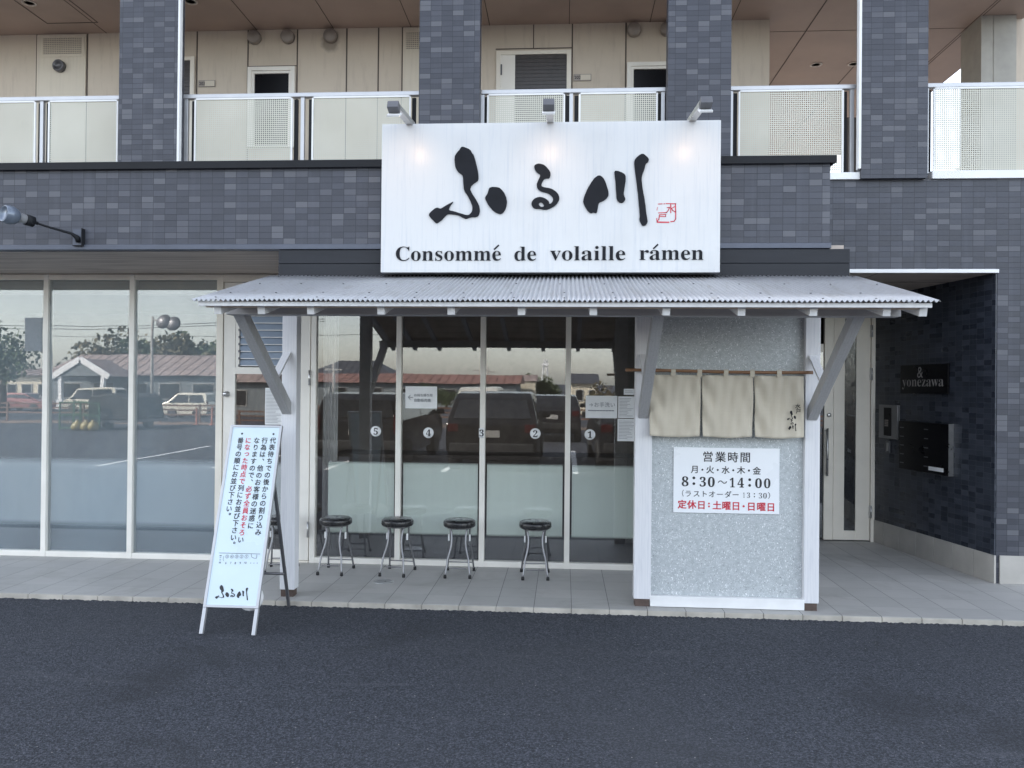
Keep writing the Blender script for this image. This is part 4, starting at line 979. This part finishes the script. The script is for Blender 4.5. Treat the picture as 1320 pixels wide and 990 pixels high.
def notice(x0, x1, z0, z1, label, fn, group='paper notices stuck to the shop glass', y=None):
    y = y or GY - .004
    s = empty('paper_notice', ((x0 + x1) / 2, y, (z0 + z1) / 2), label, 'notice', group)
    b = MB(); g = []; nn = 10
    for i in range(nn + 1):
        row = []
        for k in range(nn + 1):
            u, v = i / nn, k / nn; d = -.006 * math.sin(math.pi * v) * (1 - u) * random.uniform(.6, 1) - .010 * max(0, u - .7) * max(0, v - .6) * 8
            row.append(b.b.verts.new((x0 + (x1 - x0) * u - s.location.x, d, z0 + (z1 - z0) * v - s.location.z)))
        g.append(row)
    for i in range(nn):
        for k in range(nn):
            f = b.b.faces.new((g[i][k], g[i + 1][k], g[i + 1][k + 1], g[i][k + 1])); f.smooth = True
    b.build('sheet', M_PAPER, s)
    ink = Ink((0, -.0135, 0), (1, 0, 0), (0, 0, 1)); fn(ink, x1 - x0, z1 - z0); ink.build('printing', M_GREYINK, s)
def nt1(ink, w_, h_):
    a = -w_ / 2 + .032; ink.line([(a, 0), (a + .045, 0)], .006); ink.line([(a + .02, .022), (a, 0), (a + .02, -.022)], .006)
    for k, t in enumerate('お持ち帰り用'): ink.char(t, -.055 + .031 * k, .022, .031, .01)
    for k, t in enumerate('自動販売機'): ink.char(t, -.055 + .034 * k, -.028, .034, .01)
def nt2(ink, w_, h_):
    for k, t in enumerate('→お手洗い'): ink.char(t, -.10 + .052 * k, .022, .05, .0)
    for k in range(9): ink.line([(-.125 + .028 * k, -.035), (-.105 + .028 * k, -.035)], .009)
def lines(ink, w_, h_):
    z = h_ / 2 - .02
    while z > -h_ / 2 + .015: ink.line([(-w_ / 2 + .012, z), (w_ / 2 - random.uniform(.012, w_ * .5), z)], .003); z -= .014
random.seed(9)
notice(-1.558, -1.243, 1.538, 1.755, 'white paper notice with a left pointing arrow beside sticker 4', nt1)
notice(.212, .518, 1.463, 1.680, 'crinkled white paper notice with large characters above sticker 1', nt2)
notice(.526, .690, 1.466, 1.676, 'narrow printed sheet beside the crinkled notice, upper of two next to the white post', lines)
notice(.522, .690, 1.243, 1.458, 'narrow printed sheet directly beneath another, next to the white post', lines)
notice(.578, .690, 1.692, 1.750, 'small printed label above the narrow sheets near the bamboo pole end', lines)
notice(-2.967, -2.75, 1.36, 1.725, 'printed sheet on the shop door glass behind the left timber brace', lines, y=FY + .02)

# ------------------------------------------------------------------ ENTRANCE WALL FITTINGS (on the slanted wall)
wall_M = Matrix.Translation(B2) @ Matrix.Rotation(math.atan2(sdir.y, sdir.x), 4, 'Z')
def fitting(name, s0, z0, label, cat):
    e = empty(name, wall_M @ Vector((s0, sg * .0125, z0)), label, cat, rz=math.atan2(sdir.y, sdir.x)); return e
NP = fitting('name_plate', .66, 1.73, 'black house name plate with grey serif letters on the dark tiled entrance wall', 'sign')
b = MB(); b.box(-.035, .77, 0, sg * .02, 0, .305); b.build('plate', M_BLACKG, NP, .002)
XW = Vector((1, 0, 0)); ink = Ink((0, sg * .0225, 0), (1, 0, 0), (0, 0, 1))
ink.text('&', .27, .165, height=.115, align='l'); me = glyphs('𝐲𝐨𝐧𝐞𝐳𝐚𝐰𝐚', -.008); xsx = [v.co.x for v in me.vertices]; lo_, hi_ = min(xsx), max(xsx)
ink._add(me, lambda p: (.005 + (p.x - lo_) / (hi_ - lo_) * .70, .075 + p.y * .155, 0)); ink.build('lettering', M_LETTER, NP)
IC = fitting('intercom', .235, 1.222, 'grey entrance intercom panel with dark keypad window on the tiled wall by the glass door', 'intercom')
b = MB(); b.box(0, .36, 0, sg * .035, 0, .375); b.build('case', simple('intercom_grey', (.20, .20, .205), .4, .5), IC, .004)
b = MB(); b.box(.105, .25, sg * .0355, sg * .039, .03, .345); b.build('keypad_window', M_BLACKG, IC, .002)
b = MB()
for i in range(3):
    for k in range(4): b.box(.13 + i * .024, .148 + i * .024, sg * .0395, sg * .043, .135 + k * .02, .149 + k * .02)
b.build('buttons', M_VENT, IC)
MBX = fitting('letterbox_panel', .655, .915, 'wide black letterbox panel with rows of small labels under the name plate', 'letterbox')
b = MB(); b.box(0, .835, 0, sg * .05, 0, .515); b.build('case', M_BLACKG, MBX, .003)
b = MB()
b.box(.8355, .840, 0, sg * .052, 0, .518); b.build('edge_trim', M_STEEL, MBX)
b = MB()
for i in range(2):
    for k in range(5): b.box(.02 + i * .42, .09 + i * .42, sg * .0505, sg * .052, .06 + k * .095, .07 + k * .095)
b.build('slot_labels', M_GREYM, MBX)
b = MB(); b.box(.52, .76, sg * .0505, sg * .052, .03, .07); b.build('white_label', M_PAPER, MBX)
KB = fitting('door_release', .345, 1.062, 'small dark key switch under the intercom on the tiled wall', 'switch')
b = MB(); b.box(0, .075, 0, sg * .02, 0, .13); b.build('case', M_GREYM, KB, .003); b = MB(); b.box(.05, .062, sg * .0205, sg * .035, .02, .11); b.build('lever', M_STEEL, KB)
# drain cover
b = MB(); b.lathe([(0, .004), (.075, .004), (.085, .003), (.09, .0005), (.09, -.01)], Matrix.Translation((-1.595, 7.05, .001)), 32)
for k in range(-5, 6): 
    hw = math.sqrt(max(0, .07 ** 2 - (k * .012) ** 2)); b.box(-1.595 - hw, -1.595 + hw, 7.05 + k * .012 - .003, 7.05 + k * .012 + .003, .0055, .0062)
tag(b.build('drain_cover', M_STEEL, None, 0), 'round metal drain cover set in the terrace tiles near the stools', 'drain cover')

# ------------------------------------------------------------------ ACROSS THE CAR PARK (seen mirrored in the shop glass)
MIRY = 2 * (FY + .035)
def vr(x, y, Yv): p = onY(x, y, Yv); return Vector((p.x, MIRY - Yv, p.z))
def ground_z(y):
    for (ya, za), (yb, zb) in zip(ys0, ys0[1:]):
        if yb <= y <= ya: return za + (zb - za) * (y - ya) / (yb - ya)
    return -1.0
ys0 = [(6.34, -.045), (0, -.05), (-16, -.07), (-27, -.75), (-40, -.9), (-90, -1.0), (-900, -1.0)]
M_ROOFP = simple('pinkish_roof_tile', (.30, .235, .215), .6, var=.2, vs=.8)
M_ROOFR = simple('red_brown_roof', (.24, .125, .10), .6, var=.2, vs=.8)
M_ROOFD = simple('dark_roof', (.06, .062, .07), .5)
M_HOUSE = simple('house_render', (.17, .19, .20), .8, var=.1)
M_HOUSEC = simple('cream_render', (.62, .56, .44), .8, var=.1)
M_GLZ = simple('dark_glazing', (.02, .022, .026), .1)
M_BARK = simple('bark', (.07, .05, .035), .9, var=.3, vs=20)
M_RAILB = simple('brown_guard_rail', (.14, .075, .05), .5)
M_CONC = simple('concrete', (.36, .35, .33), .8)
def leafmat(name, a, c):
    t = NT(name); g = t.n.new('ShaderNodeNewGeometry'); t.set(t.ramp(g.outputs['Random Per Island'], [(0, a), (1, c)]), .6); return t.m
M_LEAF = leafmat('leaf_green', (.03, .05, .018), (.09, .12, .045)); M_LEAFB = leafmat('leaf_autumn', (.07, .06, .03), (.15, .12, .06))
def tree(x, y, h, r, label, leaf=None, group='trees across the road', rz=1.0, n=1500):
    z0 = ground_z(y); t = empty('tree', (x, y, z0), label, 'tree', group)
    rnd = random.Random(int(abs(x * 31 + y * 7)))
    b = MB(); b.tube([(0, 0, 0), (.05, 0, h * .3), (0, .1, h * .7)], [r * .09, r * .07, r * .03], 8)
    for k in range(5):
        a = k * 1.26; b.tube([(0, 0, h * (.35 + .05 * k)), (math.cos(a) * r * .6, math.sin(a) * r * .6, h * (.6 + .05 * k))], [r * .04, r * .015], 6)
    b.build('trunk', M_BARK, t)
    b = MB(); cl = [(rnd.gauss(0, .42) * r, rnd.gauss(0, .42) * r, h - r * rz + rnd.gauss(0, .38) * r * rz, r * rnd.uniform(.25, .5)) for _ in range(16)]
    for _ in range(n):
        cx, cy, cz, cr = rnd.choice(cl); v = Vector((rnd.gauss(0, 1), rnd.gauss(0, 1), rnd.gauss(0, 1))).normalized() * cr * rnd.uniform(.6, 1.05)
        p = Vector((cx, cy, cz)) + v
        if p.z < h * .18: continue
        s = r * rnd.uniform(.035, .07); q = Vector((rnd.gauss(0, 1), rnd.gauss(0, 1), rnd.gauss(0, 1))).normalized(); e1 = q.orthogonal().normalized() * s; e2 = q.cross(e1)
        b.face([p + e1, p + e2 * .7, p - e1, p - e2 * .7])
    b.build('crown', leaf or M_LEAF, t, fixn=False); return t
def wx(x, Yv): return vr(x, 500, Yv).x
def house(name, x0, x1, y1, dep, zg, ze, zr, wall, roof, label, hip=.0, wins=(), cat='house', over=.5):
    h = empty(name, ((x0 + x1) / 2, y1, zg), label, cat); ox, oy, oz = h.location
    W, D = (x1 - x0) / 2, dep
    b = MB(); b.box(-W, W, -D, 0, 0, ze - zg); b.build('wall', wall, h)
    b = MB(); e, r_ = ze - zg, zr - zg; v = [(-W - over, over, e), (W + over, over, e), (W + over, -D - over, e), (-W - over, -D - over, e), (-W - over + hip, -D / 2, r_), (W + over - hip, -D / 2, r_)]
    for f in ((0, 1, 5, 4), (2, 3, 4, 5), (1, 2, 5), (3, 0, 4), (3, 2, 1, 0)): b.face([v[k] for k in f])
    ro = b.build('roof', roof, h)
    b = MB(); k = -W - over + hip + .4
    while k < W + over - hip:
        b.beam((k, over * .98, e + .03), (k, -D / 2, r_ + .03), .10, .05); k += .9
    b.build('roof_ribs', roof, ro)
    for (a, c, z0, z1) in wins:
        b = MB(); b.box(a, c, .005, .05, z0, z1); wf = b.build('window', M_CONC, h); b = MB(); b.box(a + .08, c - .08, .051, .06, z0 + .08, z1 - .08); b.build('pane', M_GLZ, wf)
    return h
# long low building with a gabled porch
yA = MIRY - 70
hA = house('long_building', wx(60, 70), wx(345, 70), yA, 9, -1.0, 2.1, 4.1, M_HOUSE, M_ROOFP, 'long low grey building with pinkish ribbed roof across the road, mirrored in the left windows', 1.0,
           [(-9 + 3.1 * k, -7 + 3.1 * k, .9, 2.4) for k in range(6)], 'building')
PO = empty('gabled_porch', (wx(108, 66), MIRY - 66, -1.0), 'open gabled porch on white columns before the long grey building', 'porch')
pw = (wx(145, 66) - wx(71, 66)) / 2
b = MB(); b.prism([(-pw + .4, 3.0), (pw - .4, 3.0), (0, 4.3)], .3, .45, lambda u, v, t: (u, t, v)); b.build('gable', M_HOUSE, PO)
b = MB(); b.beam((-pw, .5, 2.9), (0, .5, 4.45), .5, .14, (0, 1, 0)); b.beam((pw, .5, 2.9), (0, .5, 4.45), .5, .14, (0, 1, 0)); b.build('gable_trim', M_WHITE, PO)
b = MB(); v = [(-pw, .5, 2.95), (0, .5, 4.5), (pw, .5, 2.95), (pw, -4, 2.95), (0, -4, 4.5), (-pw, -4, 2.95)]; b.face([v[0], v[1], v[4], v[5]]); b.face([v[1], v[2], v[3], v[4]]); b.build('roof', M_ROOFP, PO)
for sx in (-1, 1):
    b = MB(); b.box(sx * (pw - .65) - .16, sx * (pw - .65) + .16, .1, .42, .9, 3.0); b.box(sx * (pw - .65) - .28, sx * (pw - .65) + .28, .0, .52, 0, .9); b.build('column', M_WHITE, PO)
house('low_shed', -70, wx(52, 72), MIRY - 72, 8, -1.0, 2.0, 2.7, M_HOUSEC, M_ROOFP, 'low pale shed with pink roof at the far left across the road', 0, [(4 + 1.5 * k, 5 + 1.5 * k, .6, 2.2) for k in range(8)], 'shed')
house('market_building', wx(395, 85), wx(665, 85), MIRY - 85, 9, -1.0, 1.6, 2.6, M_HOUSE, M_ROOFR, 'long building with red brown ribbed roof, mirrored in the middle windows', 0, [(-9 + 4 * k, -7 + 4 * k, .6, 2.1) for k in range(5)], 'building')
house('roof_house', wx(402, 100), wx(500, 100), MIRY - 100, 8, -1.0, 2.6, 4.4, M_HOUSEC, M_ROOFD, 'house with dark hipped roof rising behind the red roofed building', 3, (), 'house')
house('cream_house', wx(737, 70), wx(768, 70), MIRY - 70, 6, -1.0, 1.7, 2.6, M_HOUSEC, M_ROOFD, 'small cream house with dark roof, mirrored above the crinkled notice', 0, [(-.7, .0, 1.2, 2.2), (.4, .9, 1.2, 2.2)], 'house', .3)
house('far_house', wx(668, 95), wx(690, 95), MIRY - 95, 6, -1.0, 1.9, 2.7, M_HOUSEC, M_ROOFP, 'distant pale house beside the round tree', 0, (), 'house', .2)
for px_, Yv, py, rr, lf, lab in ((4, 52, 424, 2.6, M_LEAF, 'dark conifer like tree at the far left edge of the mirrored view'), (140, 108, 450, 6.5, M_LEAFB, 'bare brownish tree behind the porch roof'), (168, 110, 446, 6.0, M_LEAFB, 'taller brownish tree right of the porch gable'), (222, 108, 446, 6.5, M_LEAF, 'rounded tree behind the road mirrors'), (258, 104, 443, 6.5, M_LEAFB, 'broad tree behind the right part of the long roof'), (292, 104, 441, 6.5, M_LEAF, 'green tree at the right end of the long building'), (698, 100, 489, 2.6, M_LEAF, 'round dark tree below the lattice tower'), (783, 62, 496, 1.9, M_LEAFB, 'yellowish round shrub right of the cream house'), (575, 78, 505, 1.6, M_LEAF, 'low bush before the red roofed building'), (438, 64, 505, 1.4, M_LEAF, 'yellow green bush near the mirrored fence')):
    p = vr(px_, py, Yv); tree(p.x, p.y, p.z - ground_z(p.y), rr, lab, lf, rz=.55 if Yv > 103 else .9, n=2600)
# guard rail along the road
GRL = empty('guard_rail', (-10, MIRY - 46, ground_z(MIRY - 46)), 'brown three bar guard rail along the road across the car park', 'guard rail')
b = MB()
for z in (.45, .72, .98): b.box(-40, 40, -.03, .03, z, z + .09)
b.build('rails', M_RAILB, GRL)
x = -38
while x < 40:
    b = MB(); b.box(x - .05, x + .05, -.05, .05, 0, 1.1); b.build('post', M_RAILB, GRL); x += 2.4
# poles
def pole(name, px_, ytop, Yv, r, label, cat='pole', mat=None):
    t = vr(px_, ytop, Yv); z0 = ground_z(t.y); e = empty(name, (t.x, t.y, z0), label, cat); b = MB(); b.tube([(0, 0, 0), (0, 0, t.z - z0)], [r, r * .8], 10); b.build('shaft', mat or M_CONC, e); return e, t.z - z0
e, h_ = pole('road_mirror', 197, 414, 36, .07, 'pair of round convex road mirrors on a grey pole, mirrored in the third left window', 'mirror')
b = MB(); b.tube([(0, 0, h_ - .15), (.5, .05, h_ - .25)], .04, 8); b.tube([(.5, .05, h_ - .25), (1.1, .05, h_ - .35)], .04, 8); b.build('arm', M_CONC, e)
for x, z in ((.62, h_ - .28), (1.08, h_ - .38)):
    b = MB(); b.lathe([(.34, 0), (.36, .04), (.30, .1), (0, .14)], Matrix.Translation((x, .12, z)) @ Matrix.Rotation(R(-75), 4, 'X')); b.build('mirror_disc', M_GREYM, e)
e, h_ = pole('banner_pole', 66, 425, 30, .05, 'grey pole carrying a dark square hanging sign, mirrored at the far left', 'sign')
b = MB(); b.box(-1.05, -.35, -.03, .03, h_ - 1.05, h_ + .28); b.build('hanging_sign', simple('blue_grey_sign', (.10, .12, .15), .5), e)
b = MB(); b.tube([(-1.2, 0, h_ + .15), (.0, 0, h_ + .1)], .02, 6); b.tube([(-1.2, 0, h_ - .9), (.0, 0, h_ - .9)], .02, 6); b.build('bracket', M_CONC, e)
pl3 = []
for k, (px_, yt, Yv) in enumerate(((620, 478, 90), (628, 480, 96), (430, 476, 80), (470, 470, 120))):
    e, h_ = pole('utility_pole', px_, yt, Yv, .15, ('taller', 'shorter', 'lone', 'distant')[k] + ' concrete utility pole with crossarm ' + ('right of the arrow notice', 'just behind its taller neighbour', 'over the left end of the red roof', 'far behind the dark hipped roof')[k], 'utility pole')
    b = MB(); b.box(-.9, .9, -.06, .06, h_ - .7, h_ - .55); b.build('crossarm', M_CONC, e)
for k, (ya, yb, Yv) in enumerate(((413, 418, 42), (418, 421, 42.6), (432, 434, 60))):
    A_, B_ = vr(-300, ya, Yv), vr(420 if Yv < 50 else 700, yb, Yv); b = MB()
    b.tube([A_.lerp(B_, i / 12) - Vector((0, 0, .5 * math.sin(math.pi * i / 12))) for i in range(13)], .018, 6)
    tag(b.build('overhead_cable', M_RUBBER), ('upper thin dark', 'second thin dark', 'lower distant dark')[k] + ' cable strung over the road across the car park', 'cable', 'cables over the road')
t = vr(703, 471, 110); z0 = -1.0; e = empty('lattice_tower', (t.x, t.y, z0), 'far off white lattice tower above the round tree', 'tower'); hh = t.z - z0; b = MB()
for sx in (-1, 1):
    for sy in (-1, 1): b.beam((sx * .7, sy * .7, 0), (sx * .15, sy * .15, hh), .12, .12)
for k in range(8): z = hh * k / 8; q = .7 - .55 * k / 8; b.beam((-q, q, z), (q * .92, q * .92, z + hh / 8), .07, .07); b.beam((q, q, z), (-q * .92, q * .92, z + hh / 8), .07, .07)
b.build('lattice', M_WHITE, e); b = MB(); b.box(-.5, .5, -.5, .5, hh - .9, hh - .6); b.build('platform', M_WHITE, e)
# cars
def car(x, y, rz, L, Wd, H, col, label, kind='suv', group='cars parked and passing behind the viewpoint'):
    z0 = min(ground_z(y), ground_z(y - 3)); c = empty('car', (x, y, z0), label, 'car', group, rz=rz)     # local +Y = rear end, forward = -Y
    pr_ = {'suv': [(0, .42), (-.02, .72), (.03, 1.02), (.10, 1.05), (.38, H - .10), (.60, H), (1.3, H + .03), (2.4, H - .02), (3.05, 1.13), (L - .45, .98), (L - .06, .80), (L, .5), (L - .05, .28), (.08, .28)],
           'hatch': [(0, .40), (-.02, .68), (.04, .98), (.10, 1.0), (.52, H - .09), (.80, H), (1.6, H + .02), (2.3, H - .04), (3.0, .98), (L - .40, .86), (L - .05, .66), (L, .45), (L - .05, .25), (.08, .25)],
           'van': [(0, .40), (-.02, .70), (.02, 1.0), (.05, 1.04), (.14, H - .10), (.32, H), (1.8, H + .02), (L - 1.2, H - .05), (L - .62, 1.12), (L - .18, .95), (L, .72), (L, .45), (L - .05, .26), (.08, .26)]}[kind]
    belt = 1.03
    def side(z): return Wd / 2 * (1 - .17 * max(0, min(1, (z - belt) / (H - belt))) ** 1.2 - .05 * max(0, (.5 - z) / .3))
    b = MB(); n = len(pr_); rows = []
    for u, z in pr_: rows.append([b.b.verts.new((s * side(z), -u, z)) for s in (-1, -.8, 0, .8, 1)])
    for i in range(n):
        for k in range(4): b.b.faces.new((rows[i][k], rows[i][k + 1], rows[(i + 1) % n][k + 1], rows[(i + 1) % n][k]))
    for k in (0, 4): 
        f = b.b.faces.new([r[k] for r in rows]); bmesh.ops.triangulate(b.b, faces=[f])
    b.build('body', simple('car_paint', col, .18, .2, var=.03), c, .05)
    P_ = {i: p for i, p in enumerate(pr_)}
    def quad(nm, pts, mat, parent=c): b = MB(); b.face(pts); return b.build(nm, mat, parent)
    def onback(i, j, t): (a, z), (d, e) = P_[i], P_[j]; return a + (d - a) * t, z + (e - z) * t
    (ua, za), (ub, zb) = onback(3, 4, .10), onback(3, 4, .92); o_ = .012
    quad('rear_window', [(-side(za) * .86, -ua + o_, za + o_), (side(za) * .86, -ua + o_, za + o_), (side(zb) * .84, -ub + o_, zb + o_), (-side(zb) * .84, -ub + o_, zb + o_)], M_GLZ)
    (ua, za), (ub, zb) = onback(7, 8, .08), onback(7, 8, .92)
    quad('windscreen', [(-side(za) * .84, -ua - o_, za + o_), (side(za) * .84, -ua - o_, za + o_), (side(zb) * .86, -ub - o_, zb + o_), (-side(zb) * .86, -ub - o_, zb + o_)], M_GLZ)
    ux0, ux1, ut0, ut1 = pr_[4][0] + .05, pr_[8][0] - .15, pr_[5][0] + .12, pr_[7][0] - .05
    for s in (-1, 1):
        um, tm = ux0 + (ux1 - ux0) * .48, ut0 + (ut1 - ut0) * .55
        for a0, a1, t0, t1 in ((ux0, um - .03, ut0, tm - .03), (um + .03, ux1, tm + .03, ut1)):
            zl, zh = belt + .03, H - .12
            quad('side_window', [(s * (side(zl) + .01), -a0, zl), (s * (side(zl) + .01), -a1, zl), (s * (side(zh) + .012), -t1, zh), (s * (side(zh) + .012), -t0, zh)], M_GLZ)
        b = MB(); b.box(s * (Wd / 2 - .26), s * (Wd / 2 - .04), -.07, .028, .84, 1.0) if kind != 'van' else b.box(s * (Wd / 2 - .14), s * (Wd / 2 - .02), -.06, .03, .75, 1.15); b.build('tail_light', simple('tail_red', (.06, .006, .006), .2), c, .01)
        b = MB(); b.box(s * (Wd / 2 - .36), s * (Wd / 2 - .06), -L - .005, -L + .3, .62, .76); b.build('headlight', M_CHROME, c, .02)
        b = MB(); b.box(s * (Wd / 2), s * (Wd / 2 + .20), -ux1 + .02, -ux1 + .13, 1.03, 1.17); b.build('wing_mirror', M_RUBBER, c, .03)
        for u in (.78, L - .85):
            b = MB(); Mw = Matrix.Translation((s * (Wd / 2 - .1), -u, .32)) @ Matrix.Rotation(R(90), 4, 'Y'); b.lathe([(.20, -.115), (.29, -.12), (.325, -.09), (.325, .09), (.29, .12), (.20, .115)], Mw, 24); wh = b.build('wheel', M_RUBBER, c)
            b = MB(); b.lathe([(0, -.09), (.2, -.10), (.2, .10), (0, .09)], Mw, 20); b.build('rim', M_STEEL, wh)
    b = MB(); b.box(-.17, .17, .0, .018, .70, .87); b.build('number_plate', M_CONC, c)
    b = MB(); b.box(-Wd / 2 + .08, Wd / 2 - .08, -.05, .045, .42, .62); b.build('rear_bumper', M_RUBBER, c, .03)
    return c
car(-1.45, -.45, 0, 4.6, 1.86, 1.62, (.012, .011, .012), 'black estate car with its tail to the shop, mirrored behind stickers 3 and 2', 'suv')
car(1.60, -1.0, R(-2), 4.2, 1.72, 1.36, (.018, .019, .022), 'dark low hatchback mirrored at the right end of the glass below the notices', 'hatch')
car(-4.30, -.8, R(2), 4.7, 1.85, 1.58, (.014, .014, .016), 'dark boxy van with tail to the shop, mirrored behind stickers 5 and 4', 'van')
car(-.35, -9.0, R(1), 4.4, 1.75, 1.44, (.02, .02, .024), 'dark grey car one row further back, mirrored between stickers 2 and 1', 'suv')
car(-3.2, -14.0, R(0), 4.3, 1.7, 1.72, (.62, .60, .54), 'white van two rows back, its roof showing over the black estate car', 'van')
car(wx(273, 55), MIRY - 55, R(-90), 3.4, 1.48, 1.72, (.70, .66, .55), 'boxy cream white small car on the road, mirrored in the third left window', 'van')
car(wx(158, 60), MIRY - 60, R(-90), 4.4, 1.7, 1.95, (.66, .62, .52), 'cream white van under the gabled porch', 'van')
car(wx(5, 62), MIRY - 62, R(90), 3.9, 1.7, 1.45, (.30, .13, .12), 'reddish car at the far left beyond the guard rail', 'hatch')
# rubbish cage, covered load, lane posts
gz = ground_z(MIRY - 28)
CG = empty('rubbish_cage', (wx(112, 28), MIRY - 28, gz), 'green wire mesh rubbish cage with yellow bags, mirrored in the second left window', 'cage')
M_GREEN = simple('green_paint', (.03, .10, .05), .5); b = MB()
for sx in (-.75, 0, .75):
    for sy in (-.4, .4): b.box(sx - .025, sx + .025, sy - .025, sy + .025, 0, 1.0)
for z in (.05, .5, .95): b.box(-.75, .75, .38, .42, z, z + .04); b.box(-.75, .75, -.42, -.38, z, z + .04)
b.build('frame', M_GREEN, CG); b = MB(); x = -.72
while x < .74: b.box(x, x + .012, .398, .404, .05, .97); x += .07
b.build('wire_mesh', M_GREEN, CG)
for k, x in enumerate((-.1, .22, .5)):
    b = MB(); b.lathe([(0, 0), (.17, .02), (.21, .14), (.16, .27), (.05, .33), (.07, .38), (0, .37)], Matrix.Translation((CG.location.x + x + .2, CG.location.y + .72, gz)), 14)
    tag(b.build('rubbish_bag', simple('yellow_bag', (.26, .21, .07), .4)), ('leftmost', 'middle', 'rightmost')[k] + ' yellow rubbish bag lying against the green mesh cage', 'bag', 'yellow bags by the cage')
TR = empty('covered_trailer', (wx(165, 29), MIRY - 29, gz), 'small trailer heaped under a black cover, mirrored beside the green cage', 'trailer')
b = MB(); b.prism([(-.85, .35), (.85, .35), (.70, 1.15), (.1, 1.32), (-.80, 1.22)], -1.2, 1.2, lambda u, v, t: (u, t, v)); b.build('cover', M_RUBBER, TR, .06); b = MB(); b.box(-.9, .9, -1.25, 1.25, .26, .35); b.build('bed', M_GREYM, TR)
for s in (-1, 1):
    b = MB(); b.lathe([(.15, -.08), (.25, -.08), (.25, .08), (.15, .08)], Matrix.Translation((s * .8, 0, .25)) @ Matrix.Rotation(R(90), 4, 'Y'), 18); b.build('wheel', M_RUBBER, TR)
for k, px_ in enumerate((253, 273)):
    p = vr(px_, 560, 32); b = MB(); zz = ground_z(p.y); b.lathe([(.12, 0), (.12, .02), (.04, .05), (.04, .72), (.03, .75), (0, .75)], Matrix.Translation((p.x, p.y, zz)), 12)
    tag(b.build('lane_post', simple('orange_plastic', (.30, .09, .05), .5)), ('left', 'right')[k] + ' one of two short orange lane posts mirrored below the cream small car', 'post', 'orange lane posts')
